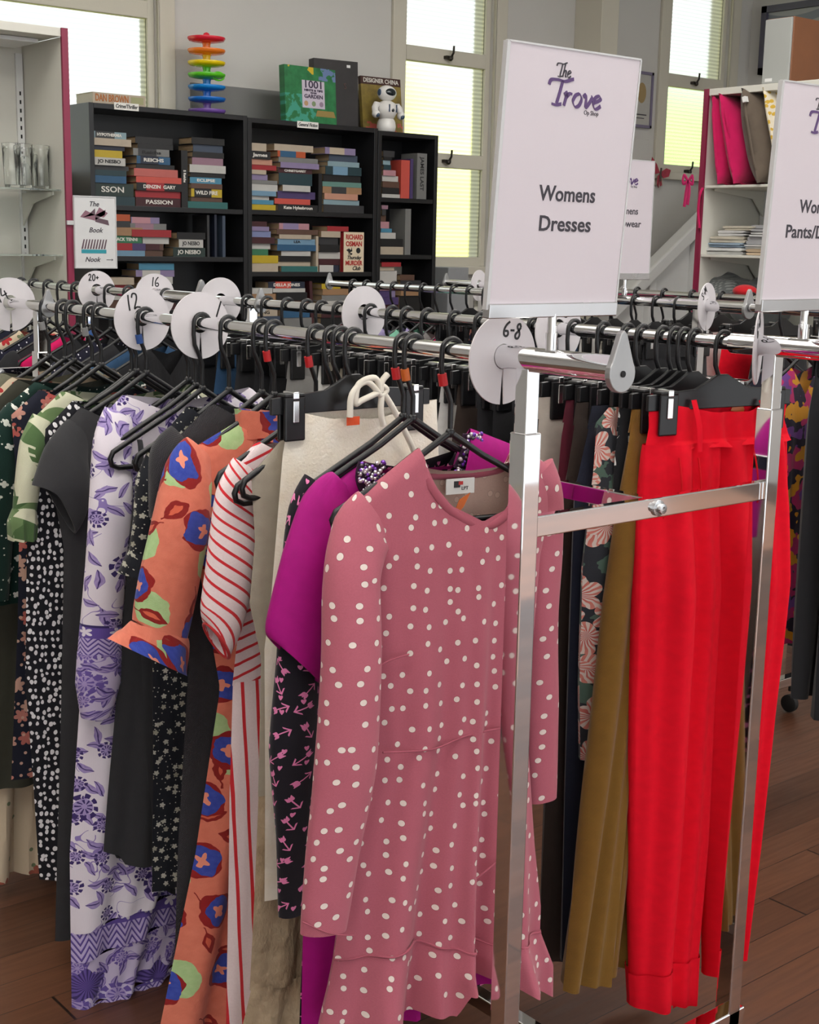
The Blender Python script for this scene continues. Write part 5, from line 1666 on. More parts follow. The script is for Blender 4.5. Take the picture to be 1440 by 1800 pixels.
for pts in ([(655, 1310), (740, 1305), (800, 1282), (875, 1266)], [(782, 1552), (820, 1528), (868, 1490)], [(640, 1165), (668, 1150), (700, 1140)]):
    binding(t, 'seam', M_pink_rib, along(pts, -0.0345), 0.0016)
binding(t, 'neck_binding', M_pink_rib, [S(B_, -0.004)]+[S(p, -0.018-0.012*sin(PI*(i+1)/6)) for i, p in enumerate(nk)]+[S(C_, -0.004)], 0.005, (0.6, 1.4))
binding(t, 'back_neck_binding', M_pink_rib, [S(B_, 0.004)]+[(p[0], 0.012+0.008*sin(PI*(i+1)/6), B_[1]-0.022-0.02*sin(PI*(i+1)/6)) for i, p in enumerate(nk)]+[S(C_, 0.004)], 0.004, (0.6, 1.3))
sl = sleeve(t, 'sleeve', M_polka, [S(l(660, 900), 0.0), S(l(630, 935), -0.012), S(l(603, 1010), -0.03), S(l(596, 1150), -0.042), S(l(583, 1330), -0.048), S(l(560, 1480), -0.05), S(l(543, 1612), -0.052)],
       [0.045, 0.052, 0.046, 0.049, 0.052, 0.045, 0.0385], [0.014, 0.026, 0.03, 0.03, 0.028, 0.022, 0.017], wob=0.04)
binding(t, 'cuff_stitching', M_pink_rib, [S(l(500, 1588), -0.066), S(l(545, 1606), -0.0705), S(l(590, 1612), -0.066)], 0.001)
sleeve(t, 'sleeve', M_polka, [S(l(940, 832), 0.0), S(l(962, 880), 0.01), S(l(966, 980), 0.02), S(l(966, 1100), 0.03), S(l(972, 1250), 0.035), S(l(974, 1418), 0.035)],
       [0.04, 0.036, 0.036, 0.035, 0.034, 0.028], [0.014, 0.022, 0.026, 0.026, 0.022, 0.016], wob=0.04)
p = l(812, 856)
lb = MB().box((p[0]-0.026, 0.004, p[1]-0.012), (p[0]+0.026, 0.006, p[1]+0.013)).build('neck_label', M_whitec, t, bevel=0.0008)
MB().box((p[0]-0.012, 0.003, p[1]-0.001), (p[0]-0.001, 0.0042, p[1]+0.009)).build('label_mark', M_marker, lb)
MB().box((p[0]-0.004, 0.0028, p[1]+0.003), (p[0]+0.004, 0.0036, p[1]+0.0085)).build('label_mark', M_ink_r, lb)
lettering('label_mark', 'LPT', 0.008, M_marker, lb, (p[0]+0.008, 0.0036, p[1]-0.003), ext=0.0003)
q = l(812, 885)
MB().prism([(q[0]-0.02, q[1]-0.03), (q[0]+0.004, q[1]-0.006), (q[0]+0.016, q[1]+0.016), (q[0]-0.004, q[1]+0.006)], 0.001, 0.002).build('price_tag', MK['orange'], t)
hanger(XA, Y, -0.18, 'black tube hanger with red marker holding the pink polka dot dress', marker='red', group=HG, drop=0.012)

# magenta dress with jewelled collar
t, L_, Y = garment('magenta_dress', 'magenta short-sleeved dress with jewelled collar, behind the pink polka dot dress', 'dress', XA, 728, -0.1)
l = L_
A, B_, C_, D_ = l(548, 882), l(640, 818), l(826, 760), l(905, 792)
mid = [l(690, 880), l(745, 900), l(800, 850)]
top = [(A[0]+0.005, A[1], A[1]), (B_[0], B_[1], B_[1])]+[(p[0], p[1], B_[1]-0.02) for p in mid]+[(C_[0], C_[1], C_[1]), (D_[0]+0.02, D_[1]-0.006, D_[1]-0.006)]
prof = [(A[1]+0.002, A[0]+0.005, D_[0]+0.02), (l(570, 1000)[1], l(566, 1000)[0], D_[0]-0.02), (l(560, 1300)[1], l(556, 1300)[0], 0.2), (l(540, 1650)[1], l(533, 1650)[0], 0.22), (l(536, 1830)[1], l(532, 1830)[0], 0.25)]
body(t, 'bodice', M_magenta, prof, top, [(0, l(536, 1830)[1]), (1, l(536, 1830)[1])], [(-0.1, 0.012), (-0.3, 0.03), (-1.2, 0.03)], (0.016, 4.0, 0.3))
sleeve(t, 'sleeve', M_magenta, [S(l(610, 860), 0.0), S(l(578, 900), -0.012), S(l(546, 985), -0.026), S(l(518, 1080), -0.03), S(l(500, 1152), -0.032)], [0.04, 0.06, 0.066, 0.064, 0.061], [0.012, 0.024, 0.028, 0.026, 0.024], dirs=(-0.71, 0, 0.7))
sleeve(t, 'sleeve', M_magenta, [S(l(890, 800), 0.0), S(l(915, 850), 0.01), S(l(930, 950), 0.02), S(l(935, 1020), 0.02)], [0.03, 0.035, 0.04, 0.04], [0.012, 0.02, 0.02, 0.02])
M_jew = [plain('clear_rhinestone', rgb(206, 200, 206), 0.12, 0.5), plain('violet_rhinestone', rgb(112, 52, 168), 0.15, 0.3), plain('smoky_rhinestone', rgb(70, 60, 70), 0.15, 0.4)]
rnd = random.Random(3)
for cpts, w_, ys in (([l(640, 812), l(636, 835), l(648, 858)], 0.024, -0.020), ([l(826, 762), l(822, 795), l(808, 828)], 0.018, -0.004)):
    path = smoothpath([S(p, ys) for p in cpts], 8)
    band = MB().tube(path, w_, 10, flat=(0.25, 1)).build('collar_band', plain('dark_collar_mesh', rgb(48, 16, 48), 0.8), t, smooth=True)
    jm = [MB(), MB(), MB()]
    for p in path:
        for k in range(6):
            c = (p.x+rnd.uniform(-w_, w_)*0.95, p.y-0.006-rnd.uniform(0, .002), p.z+rnd.uniform(-0.004, 0.004))
            jm[rnd.choice((0, 0, 1, 2))].ball(c, rnd.uniform(0.0022, 0.0042), None, None, 7, 5)
    for i, m in enumerate(jm):
        m.build('rhinestones', M_jew[i], band)['kind'] = 'stuff'
hanger(XA, Y, -0.1, 'black tube hanger with orange marker holding the magenta dress', marker='orange', group=HG)

# black arrow print dress
t, L_, Y = garment('arrow_print_dress', 'black dress with pink arrows and hearts, between the magenta dress and cream skirt', 'dress', XA, 711, -0.08)
l = L_
A, B_ = l(524, 872), l(612, 816)
top = [(A[0], A[1], A[1]), (B_[0], B_[1], B_[1]), (0.0, B_[1]-0.08, B_[1]-0.02), (-B_[0], B_[1], B_[1]), (-A[0], A[1], A[1])]
zb = l(530, 1830)[1]
body(t, 'bodice', M_arrow, [(A[1], A[0], -A[0]), (l(545, 1000)[1], l(545, 1000)[0], 0.17), (l(545, 1300)[1], l(548, 1300)[0], 0.17), (zb, l(527, 1800)[0], 0.24)], top, [(0, zb), (1, zb)], [(-0.1, 0.01), (-0.3, 0.024), (-1.2, 0.024)], (0.012, 4.0, 1.0))
sleeve(t, 'sleeve', M_arrow, [S(l(560, 850), 0), S(l(535, 900), -0.01), S(l(520, 1000), -0.02), S(l(508, 1150), -0.028), S(l(498, 1300), -0.032), S(l(498, 1450), -0.032), S(l(496, 1592), -0.032)], [0.03, 0.034, 0.036, 0.037, 0.042, 0.03, 0.024], [0.01, 0.018, 0.022, 0.022, 0.024, 0.018, 0.014], wob=0.08)
hanger(XA, Y, -0.08, 'black tube hanger with red marker holding the arrow print dress', marker='red', group=HG)

# cream towelling skirt on a clip hanger
t, L_, Y = garment('towelling_skirt', 'cream towelling skirt with drawstring bow, clipped behind the jewelled magenta dress', 'skirt', XA, 622, 0.0)
l = L_
a, b, c, d = l(509, 716), l(772, 692), l(497, 800), l(477, 1040)
zb = l(466, 1585)[1]
wz = -0.1155
body(t, 'skirt_cloth', M_terry, [(wz, a[0], b[0]-0.005), (c[1], c[0], b[0]), (d[1], d[0], b[0]+0.02), (l(466, 1140)[1], l(464, 1140)[0], b[0]+0.03), (zb, l(466, 1585)[0], b[0]+0.03)],
     [(a[0], wz, wz), (-0.05, wz-0.018, wz-0.004), (0.05, wz-0.024, wz-0.006), (b[0]-0.005, wz, wz)], [(0, zb), (1, zb)], [(wz, 0.007), (-0.165, 0.009), (-0.3, 0.024), (-1.1, 0.024)], (0.012, 2.5, 0.4))
bw_ = l(650, 690)
M_cord = plain('cream_cord', rgb(236, 230, 216), 0.8)
bow = MB()
for pts in ([(648, 690), (625, 668), (600, 690), (596, 730)], [(650, 686), (640, 662), (612, 672), (606, 705), (618, 700), (650, 685)], [(650, 685), (652, 668), (662, 655)],
            [(652, 690), (650, 720), (655, 745)], [(655, 688), (672, 715), (700, 770), (716, 808)], [(648, 684), (652, 676), (660, 682), (652, 692), (646, 688)]):
    bow.tube(smoothpath([S(l(*p), -0.03) for p in pts], 6), 0.0054, 8)
bow.build('drawstring_bow', M_cord, t, smooth=True)
p = l(604, 736)
MB().box((p[0]-0.012, -0.026, p[1]-0.008), (p[0]+0.014, -0.0245, p[1]+0.006)).build('price_tag', plain('orange_tag_card', rgb(236, 86, 36), 0.6), t)
hanger(XA, Y, 0.0, 'black clip hanger holding the cream towelling skirt', kind='clip', half=0.165, clips=0.125, group=HG)

# beige pinafore
t, L_, Y = garment('linen_pinafore', 'beige sleeveless linen pinafore with crumpled hem, beside the cream towelling skirt', 'dress', XA, 600, 0.02)
l = L_
a, b = l(442, 842), l(496, 778)
zb = l(430, 1840)[1]
z1 = l(450, 1400)[1]
body(t, 'bodice', M_beige, [(a[1], a[0], 0.18), (l(440, 950)[1], l(448, 950)[0], 0.17), (l(440, 1060)[1], l(438, 1060)[0], 0.18), (l(440, 1160)[1], l(458, 1160)[0], 0.18), (z1, l(452, 1400)[0], 0.19)],
     [(a[0], a[1], a[1]), (b[0], b[1], b[1]), (0, b[1]-0.1, b[1]-0.03), (-b[0], b[1], b[1]), (0.18, a[1], a[1])], [(0, z1), (1, z1)], [(-0.1, 0.008), (-0.3, 0.016), (-0.9, 0.02)], (0.008, 3.0, 0.0))
zh = l(440, 1742)[1]
body(t, 'skirt_tier', M_crumple, [(z1+0.02, l(452, 1400)[0]+0.004, 0.18), (zh, l(440, 1742)[0], 0.2)], [(l(452, 1400)[0]+0.004, z1+0.015, z1+0.015), (0.18, z1+0.015, z1+0.015)], [(0, zh), (1, zh)], [(z1, 0.02), (zh, 0.03)], (0.008, 5.0, 0.0), ease=0.0001)
body(t, 'hem_tier', M_crumple, [(zh+0.01, l(440, 1742)[0]+0.004, 0.2), (zb, l(420, 1840)[0], 0.23)], [(l(440, 1742)[0]+0.004, zh+0.006, zh+0.006), (0.2, zh+0.006, zh+0.006)], [(0, zb), (1, zb)], [(zh, 0.03), (zb, 0.036)], (0.02, 6.0, 0.5), ny=20, ease=0.0001)
hanger(XA, Y, 0.02, 'black tube hanger holding the beige linen pinafore', drop=0.0, group=HG)
Y2 = rail_y(XA, 585)
hanger(XA, Y2, 0.03, 'empty black tube hanger between the beige pinafore and the striped dress', drop=0.012, group=HG)

# red striped dress
t, L_, Y = garment('striped_dress', 'white short-sleeved dress with thin red stripes, between the coral and beige dresses', 'dress', XA, 556, 0.0)
l = L_
a, b = l(398, 838), l(452, 782)
zw, zb = l(410, 1205)[1], l(402, 1850)[1]
body(t, 'bodice', M_str_h, [(a[1], a[0], -a[0]), (l(440, 1000)[1], l(430, 1000)[0], 0.16), (zw, l(408, 1205)[0], 0.15)], [(a[0], a[1], a[1]), (b[0], b[1], b[1]), (0, b[1]-0.07, b[1]-0.02), (-b[0], b[1], b[1]), (-a[0], a[1], a[1])],
     [(0, zw), (1, zw)], [(-0.1, 0.01), (-0.3, 0.022), (-0.6, 0.022)], (0.008, 3.0, 0.8))
body(t, 'skirt', M_str_v, [(zw+0.01, l(408, 1205)[0]+0.002, 0.148), (l(405, 1400)[1], l(403, 1400)[0], 0.17), (zb, l(400, 1800)[0], 0.2)], [(l(408, 1205)[0]+0.002, zw+0.006, zw+0.006), (0.148, zw+0.006, zw+0.006)], [(0, zb), (1, zb)], [(zw, 0.022), (zb, 0.034)], (0.02, 4.0, 0.2), ease=0.0001)
sl = sleeve(t, 'sleeve', M_str_s, [S(l(436, 822), 0), S(l(412, 870), -0.012), S(l(396, 950), -0.026), S(l(378, 1050), -0.032), S(l(362, 1118), -0.034)], [0.034, 0.043, 0.047, 0.045, 0.038], [0.012, 0.022, 0.026, 0.026, 0.024], dirs=(-0.51, 0, 0.86), bind=(M_red_bind, 0.003))
hanger(XA, Y, 0.0, 'black tube hanger with red marker holding the striped dress', marker='red', group=HG)

# coral floral dress
t, L_, Y = garment('coral_floral_dress', 'coral dress with blue flowers and ruffled sleeve, hanging beside the red striped dress', 'dress', XA, 482, 0.0)
l = L_
a, b = l(304, 812), l(424, 742)
zb = l(280, 1850)[1]
body(t, 'bodice', M_orange, [(a[1], a[0]+0.008, -a[0]), (l(395, 1000)[1], l(352, 1000)[0], 0.17), (l(395, 1210)[1], l(388, 1210)[0], 0.15), (l(345, 1500)[1], l(345, 1500)[0], 0.2), (zb, l(272, 1830)[0], 0.3)],
     [(a[0]+0.008, a[1], a[1]), (b[0], b[1], b[1]), (0, b[1]-0.05, b[1]-0.006), (-b[0], b[1], b[1]), (-a[0]-0.008, a[1], a[1])], [(0, zb), (1, zb)], [(-0.1, 0.01), (-0.3, 0.026), (-1.3, 0.04)], (0.02, 4.0, 2.2))
sleeve(t, 'collar', M_orange, [S(l(455, 768), 0), S(l(455, 745), 0), S(l(457, 722), 0)], [0.052, 0.046, 0.05], [0.022, 0.022, 0.026], ruf=0.004, wob=0.1)
sleeve(t, 'sleeve', M_orange, [S(l(352, 790), 0), S(l(326, 830), -0.012), S(l(303, 920), -0.028), S(l(280, 1010), -0.036), S(l(259, 1106), -0.04)], [0.035, 0.048, 0.056, 0.058, 0.058], [0.014, 0.026, 0.032, 0.032, 0.03], dirs=(-0.82, 0, 0.57), cuff=False)
sleeve(t, 'sleeve_ruffle', M_orange, [S(l(261, 1098), -0.04), S(l(252, 1122), -0.041), S(l(240, 1146), -0.042)], [0.058, 0.07, 0.082], [0.03, 0.036, 0.042], dirs=(-0.85, 0, 0.53), ruf=0.006, k=8)
binding(t, 'gathering_seam', plain('dark_coral_thread', rgb(150, 66, 50), 0.9), [S(l(214, 1081), -0.052), S(l(258, 1108), -0.0715), S(l(304, 1126), -0.052)], 0.0014)
hanger(XA, Y, 0.0, 'black tube hanger with red marker holding the coral floral dress', marker='red', group=HG)

# black textured dress
t, L_, Y = garment('textured_black_dress', 'plain black textured knit dress, shoulder showing just behind the coral floral dress', 'dress', XA, 460, 0.0)
l = L_
a, b = l(276, 800), l(372, 716)
zb = l(310, 1775)[1]
body(t, 'bodice', M_blacktex, [(a[1]-0.01, a[0], -a[0]), (a[1]-0.06, a[0]+0.01, 0.19), (l(330, 1130)[1], l(334, 1130)[0], 0.16), (l(315, 1500)[1], l(314, 1500)[0], 0.18), (zb, l(306, 1775)[0], 0.2)],
     [(a[0], a[1]-0.03, a[1]-0.03), (a[0]+0.008, a[1]-0.008, a[1]-0.008), (a[0]+0.03, a[1]+0.012, a[1]+0.012), (b[0], b[1], b[1]), (0, b[1]-0.06, b[1]-0.02), (-b[0], b[1], b[1]), (-a[0], a[1], a[1])], [(0, zb), (1, zb)], [(-0.1, 0.012), (-0.3, 0.028), (-1.2, 0.03)], (0.014, 3.0, 1.2))
sleeve(t, 'sleeve', M_blacktex, [S(l(318, 770), 0), S(l(292, 800), -0.008), S(l(282, 850), -0.016), S(l(280, 905), -0.018)], [0.03, 0.036, 0.03, 0.028], [0.014, 0.022, 0.024, 0.022])
hanger(XA, Y, 0.0, 'black tube hanger holding the black textured dress', group=HG)

# black ditsy floral dress
t, L_, Y = garment('ditsy_floral_dress', 'black dress with tiny cream flowers and cap ruffle, left of the coral floral dress', 'dress', XA, 402, 0.0)
l = L_
a, b = l(246, 800), l(330, 720)
zb = l(290, 1562)[1]
body(t, 'bodice', M_ditsy, [(a[1], a[0]+0.02, -a[0]), (l(268, 1000)[1], l(266, 1000)[0], 0.16), (l(268, 1300)[1], l(268, 1300)[0], 0.17), (zb, l(268, 1560)[0], 0.2)],
     [(a[0]+0.02, a[1], a[1]), (b[0], b[1], b[1]), (0, b[1]-0.08, b[1]-0.02), (-b[0], b[1], b[1]), (-a[0], a[1], a[1])], [(0, zb), (1, zb)], [(-0.1, 0.012), (-0.3, 0.024), (-1.2, 0.026)], (0.014, 4.0, 0.0))
sleeve(t, 'sleeve', M_ditsy, [S(l(282, 800), 0), S(l(264, 850), -0.012), S(l(250, 910), -0.024), S(l(238, 975), -0.028)], [0.026, 0.036, 0.03, 0.027], [0.012, 0.026, 0.026, 0.024], wob=0.12, cuff=False)
sleeve(t, 'sleeve_ruffle', M_ditsy, [S(l(240, 965), -0.028), S(l(236, 985), -0.028), S(l(231, 1008), -0.028)], [0.026, 0.034, 0.039], [0.024, 0.03, 0.034], ruf=0.006)
hanger(XA, Y, 0.0, 'black tube hanger holding the ditsy floral dress', group=HG, drop=0.006)

# long charcoal strappy dress
t, L_, Y = garment('charcoal_slip_dress', 'long charcoal strappy dress with stepped hem, in front of the lavender toile dress', 'dress', XA, 355, 0.0)
l = L_
a = l(242, 800)
zb = l(195, 1500)[1]
body(t, 'bodice', M_char, [(l(240, 860)[1], l(238, 860)[0], 0.12), (l(215, 1100)[1], l(215, 1100)[0], 0.16), (l(192, 1400)[1], l(191, 1400)[0], 0.18), (zb, l(184, 1490)[0], 0.2)],
     [(l(238, 860)[0], l(240, 850)[1], l(240, 850)[1]), (0, l(240, 850)[1]-0.02, l(240, 850)[1]), (0.12, l(240, 850)[1], l(240, 850)[1])], [(0, zb+0.005), (0.07, zb-0.008), (0.075, zb-0.025), (0.4, zb-0.05), (1, zb-0.05)],
     [(-0.2, 0.01), (-0.5, 0.024), (-1.2, 0.03)], (0.022, 4.0, 0.9), ease=0.02)
sash = l(258, 1490)
body(t, 'hanging_panel', M_char, [(-0.5, l(232, 1300)[0], l(276, 1300)[0]), (l(285, 1562)[1], l(256, 1562)[0], l(292, 1562)[0])], [(l(232, 1300)[0], -0.5, -0.5), (l(276, 1300)[0], -0.5, -0.5)], [(0, l(256, 1545)[1]), (1, l(290, 1562)[1])], [(-0.5, 0.006), (-1.2, 0.008)], (0.008, 2.0, 0.0), y0=-0.034, nx=16, ny=30, ease=0.0001)
for x in (l(246, 800)[0], 0.08):
    binding(t, 'strap', M_char, [(x, 0.0, -0.215), (x-0.002, -0.008, -0.235), (x-0.004, -0.01, l(240, 855)[1])], 0.006, (0.4, 1))
hanger(XA, Y, 0.0, 'black tube hanger holding the charcoal strappy dress, at the stroked disc', group=HG, drop=0.012)
Y2 = rail_y(XA, 343)
hanger(XA, Y2, 0.02, 'empty black tube hanger between the charcoal strappy and lavender toile dresses', group=HG, drop=0.008)

# lavender toile dress
t, L_, Y = garment('toile_dress', 'long white dress with lavender toile print and purple border, reaching near the floor', 'dress', XA, 330, 0.0)
l = L_
a, b = l(168, 748), l(216, 700)
z1, z2, zb = l(130, 1660)[1], l(130, 1700)[1], l(126, 1788)[1]
pr = [(a[1], a[0]+0.004, -a[0]), (l(160, 1000)[1], l(166, 1000)[0], 0.18), (l(130, 1250)[1], l(140, 1250)[0], 0.17), (l(122, 1500)[1], l(123, 1500)[0], 0.14), (zb, l(126, 1785)[0], l(302, 1785)[0]+0.0)]
def cut(zt_, zb_): return [(zt_, interp(zt_, pr, 1), interp(zt_, pr, 2)), (zb_, interp(zb_, pr, 1), interp(zb_, pr, 2))]
tk = [(-0.1, 0.01), (-0.3, 0.022), (-0.8, 0.028), (-1.35, 0.034)]
ka = dict(ease=0.0001)
FO = (0.02, 3.0, 2.6)
zA, zB, zC = l(130, 1640)[1], l(130, 1690)[1], zb
def zfold(n0, n1, top_): return None
body(t, 'gown', M_toile, pr, [(a[0]+0.004, a[1], a[1]), (b[0], b[1], b[1]), (0, b[1]-0.06, b[1]-0.02), (-b[0], b[1], b[1]), (-a[0], a[1], a[1])], [(0, zA), (1, zA+0.05)], tk, (0.012, 3.0, 2.6), ny=70)
def strip(nm, m, z0a, z0b, z1a, z1b, A, band=None):
    return body(t, nm, m, pr, [(interp(z0a, pr, 1), z0a, z0a), (interp(z0b, pr, 2), z0b, z0b)], [(0, z1a), (1, z1b)], tk, (A, 3.0, 2.6), ny=14, ease=0.0001, vband=band)
strip('border_band', M_chev, zA+0.002, zA+0.052, zB, zB+0.05, 0.0125, (zA+0.05, zB))
strip('border_print', M_toile_d, zB+0.001, zB+0.051, zb+0.02, zb+0.05, 0.0135)
strip('hem_band', M_chev, zb+0.021, zb+0.051, zb, zb+0.03, 0.014, (zb+0.06, zb-0.01))
sleeve(t, 'sleeve', M_toile, [S(l(210, 725), 0), S(l(192, 780), -0.014), S(l(182, 880), -0.03), S(l(170, 990), -0.038), S(l(161, 1090), -0.04)], [0.032, 0.04, 0.044, 0.041, 0.042], [0.014, 0.026, 0.03, 0.03, 0.03], wob=0.05, cuff=False)
sleeve(t, 'sleeve_band', M_chev, [S(l(161, 1086), -0.04), S(l(159, 1112), -0.041), S(l(158, 1140), -0.041)], [0.042, 0.043, 0.044], [0.031, 0.031, 0.031], cuff=False, vband=True)
sleeve(t, 'cuff', M_toile_d, [S(l(158, 1136), -0.041), S(l(155, 1190), -0.042), S(l(150, 1250), -0.042)], [0.0445, 0.046, 0.028], [0.032, 0.03, 0.022], wob=0.06)
hanger(XA, Y, 0.0, 'black tube hanger holding the lavender toile dress', group=HG)

# charcoal cap sleeve dress
t, L_, Y = garment('cap_sleeve_dress', 'charcoal dress with folded cap sleeve, left of the lavender toile dress', 'dress', XA, 256, 0.0)
l = L_
a, b = l(78, 790), l(142, 722)
zb = l(100, 1655)[1]
body(t, 'bodice', M_charl, [(a[1], a[0], -a[0]), (l(120, 960)[1], l(112, 960)[0], 0.16), (l(108, 1300)[1], l(106, 1300)[0], 0.17), (zb, l(98, 1650)[0], 0.2)],
     [(a[0], a[1], a[1]), (b[0], b[1], b[1]), (0, b[1]-0.08, b[1]-0.02), (-b[0], b[1], b[1]), (-a[0], a[1], a[1])], [(0, zb), (1, zb-0.02)], [(-0.1, 0.01), (-0.3, 0.024), (-1.2, 0.028)], (0.012, 3.0, 0.4))
sleeve(t, 'cap_sleeve', M_charl, [S(l(140, 750), 0), S(l(112, 800), -0.014), S(l(100, 850), -0.024), S(l(95, 885), -0.026)], [0.03, 0.05, 0.062, 0.068], [0.012, 0.022, 0.026, 0.026], dirs=(-0.45, 0, 0.9))
hanger(XA, Y, 0.0, 'black tube hanger with blue marker holding the charcoal cap sleeve dress', marker='blue', group=HG)

# black and white spot dress
t, L_, Y = garment('spot_dress', 'long sleeveless black dress covered in white spots, behind the charcoal cap sleeve dress', 'dress', XA, 238, 0.0)
l = L_
a, b = l(66, 775), l(128, 710)
zb = l(75, 1545)[1]
body(t, 'bodice', M_pebble, [(a[1], a[0], -a[0]), (l(50, 840)[1], l(50, 840)[0], 0.18), (l(48, 1000)[1], l(47, 1000)[0], 0.16), (l(45, 1200)[1], l(45, 1200)[0], 0.17), (l(60, 1350)[1], l(58, 1350)[0], 0.18), (zb, l(70, 1545)[0], 0.1)],
     [(a[0], a[1], a[1]), (b[0], b[1], b[1]), (0, b[1]-0.1, b[1]-0.02), (-b[0], b[1], b[1]), (-a[0], a[1], a[1])], [(0, zb), (1, zb-0.03)], [(-0.1, 0.01), (-0.3, 0.026), (-1.2, 0.03)], (0.014, 4.0, 1.5))
hanger(XA, Y, 0.0, 'black tube hanger with grey marker holding the black spot dress', marker='grey', group=HG)

# palm print blouse
t, L_, Y = garment('palm_blouse', 'green and cream palm print blouse with frilled sleeve, left of the spot dress', 'blouse', XA, 230, 0.0)
l = L_
a, b = l(52, 748), l(110, 692)
zb = l(60, 1180)[1]
body(t, 'bodice', M_palm, [(a[1], a[0], -a[0]), (l(50, 900)[1], l(50, 900)[0], 0.17), (zb, l(48, 1180)[0], 0.19)], [(a[0], a[1], a[1]), (b[0], b[1], b[1]), (0, b[1]-0.08, b[1]-0.02), (-b[0], b[1], b[1]), (-a[0], a[1], a[1])],
     [(0, zb), (1, zb)], [(-0.1, 0.01), (-0.3, 0.022), (-1, 0.024)], (0.01, 3.0, 0.5))
sleeve(t, 'sleeve', M_palm, [S(l(74, 735), 0), S(l(54, 780), -0.012), S(l(42, 840), -0.02), S(l(34, 895), -0.024)], [0.022, 0.028, 0.026, 0.024], [0.012, 0.022, 0.024, 0.022], cuff=False)
sleeve(t, 'sleeve_frill', M_palm, [S(l(35, 888), -0.024), S(l(31, 915), -0.025), S(l(30, 945), -0.026)], [0.022, 0.03, 0.026], [0.022, 0.028, 0.026], ruf=0.008)
hanger(XA, Y, 0.0, 'black tube hanger with red marker holding the palm print blouse', marker='red', group=HG, drop=0.004)

# navy floral dress, bottle green dress, olive skirt, rose hem dress
def simple(name, label, hook, mat, apx, bpx, mids, zpx, fold=(0.012, 4.0, 0.0), cat='dress', hl=None, slv=None, marker=None, drop=0.0, half=-1):
    t, l, Y = garment(name, label, cat, XA, hook, 0.0)
    a, b = l(*apx), l(*bpx)
    zb = l(*zpx)[1]
    pr = [(a[1], a[0], 0.2)]+[(l(*m)[1], l(*m)[0], 0.17) for m in mids]+[(zb, l(*zpx)[0], 0.2)]
    body(t, 'bodice', mat, pr, [(a[0], a[1], a[1]), (b[0], b[1], b[1]), (0, b[1]-0.07, b[1]-0.02), (-b[0], b[1], b[1]), (0.2, a[1], a[1])], [(0, zb), (1, zb)], [(-0.1, 0.01), (-0.3, 0.022), (-1.2, 0.026)], fold)
    if slv: sleeve(t, 'sleeve', mat, [S(l(*p), -0.008*i) for i, p in enumerate(slv[0])], slv[1], [0.012]+[0.022]*(len(slv[1])-1))
    hanger(XA, Y, 0.0, 'black tube hanger holding the %s' % (hl or name.replace('_', ' ')), marker=marker, group=HG, drop=drop)
    return t
simple('navy_floral_dress', 'navy dress with red flowers, a sliver left of the spot dress', 176, M_navyflor, (20, 735), (70, 690), [(34, 900), (30, 1100), (24, 1250)], (20, 1372), hl='navy floral dress')
simple('daisy_print_dress', 'bottle green dress with small white daisies at the left edge', 160, M_dkgreen, (6, 724), (62, 676), [(6, 800), (4, 950)], (-4, 1064), slv=([(30, 715), (10, 760), (-8, 880), (-22, 1050)], [0.02, 0.034, 0.038, 0.036]), hl='bottle green daisy dress', marker='grey')
simple('olive_dress', 'dark olive dress at the left edge, below the bottle green dress', 128, M_olive, (-20, 722), (30, 672), [(-16, 900), (-22, 1200)], (-30, 1392))
simple('rose_print_dress', 'cream dress with red roses, hem showing at the lower left edge', 112, M_rosehem, (-30, 716), (20, 668), [(-30, 900), (-40, 1300)], (-46, 1555), fold=(0.03, 5.0, 0.3))
simple('sage_dress', 'sage green dress, shoulder at the upper left edge behind bottle green dress', 84, M_sage, (-46, 712), (4, 660), [(-50, 900)], (-60, 1300), marker='grey')

# ------------------------------------------------------------------ pants rail
HB = 'black hangers on the pants rail'
GB = 'pants and skirts on the right-hand front rail'
# scarlet paper-bag pants
t, L_, Y = garment('scarlet_pants', 'bright scarlet high-waisted pleated pants, nearest on the pants rail', 'pants', XB, 1273, -0.17, GB)
l = L_
wz = -0.1125
zw, zc = l(1250, 782)[1], l(1246, 1030)[1]
a, b = l(1142, 700)[0], l(1384, 696)[0]
FR = [(wz, 0.003), (-0.17, 0.004), (zw, 0.010), (-0.5, 0.014), (-1.2, 0.012)]
body(t, 'waistband', M_red, [(wz, a, b), (wz-0.03, a+0.002, b-0.004), (zw, l(1134, 782)[0], l(1388, 775)[0])], [(a, wz+0.005, wz+0.006), (a+0.03, wz+0.004, wz+0.006), (-0.02, wz-0.016, wz-0.006), (0.06, wz-0.018, wz-0.004), (b-0.03, wz+0.002, wz+0.006), (b, wz+0.005, wz+0.006)],
     [(0, zw), (1, zw)], [(wz, 0.007), (-0.17, 0.0085), (zw, 0.024)], (0.010, 4.0, 0.3), ny=30, nx=90, famp=FR)
hl = l(1112, 1762)
xm_ = l(1252, 782)[0]
tk = [(zw, 0.024), (zc, 0.045), (-1.2, 0.038)]
body(t, 'leg', M_red, [(zw, l(1134, 782)[0]-0.002, xm_+0.012), (l(1124, 900)[1], l(1122, 900)[0], xm_+0.012), (zc, l(1114, 1030)[0], l(1250, 1030)[0]+0.008), (l(1108, 1250)[1], l(1107, 1250)[0], l(1243, 1250)[0]), (l(1110, 1500)[1], l(1109, 1500)[0], l(1232, 1500)[0]), (hl[1], l(1112, 1762)[0], l(1212, 1735)[0])],
     [(l(1134, 782)[0]-0.002, zw+0.008, zw+0.008), (xm_+0.012, zw+0.008, zw+0.008)], [(0, hl[1]), (0.5, hl[1]+0.004), (1, l(1210, 1738)[1]-0.005)], tk, (0.012, 2.0, 0.5), ny=80, nx=60, ease=0.0001, famp=FR)
zt_ = l(1112, 1700)[1]
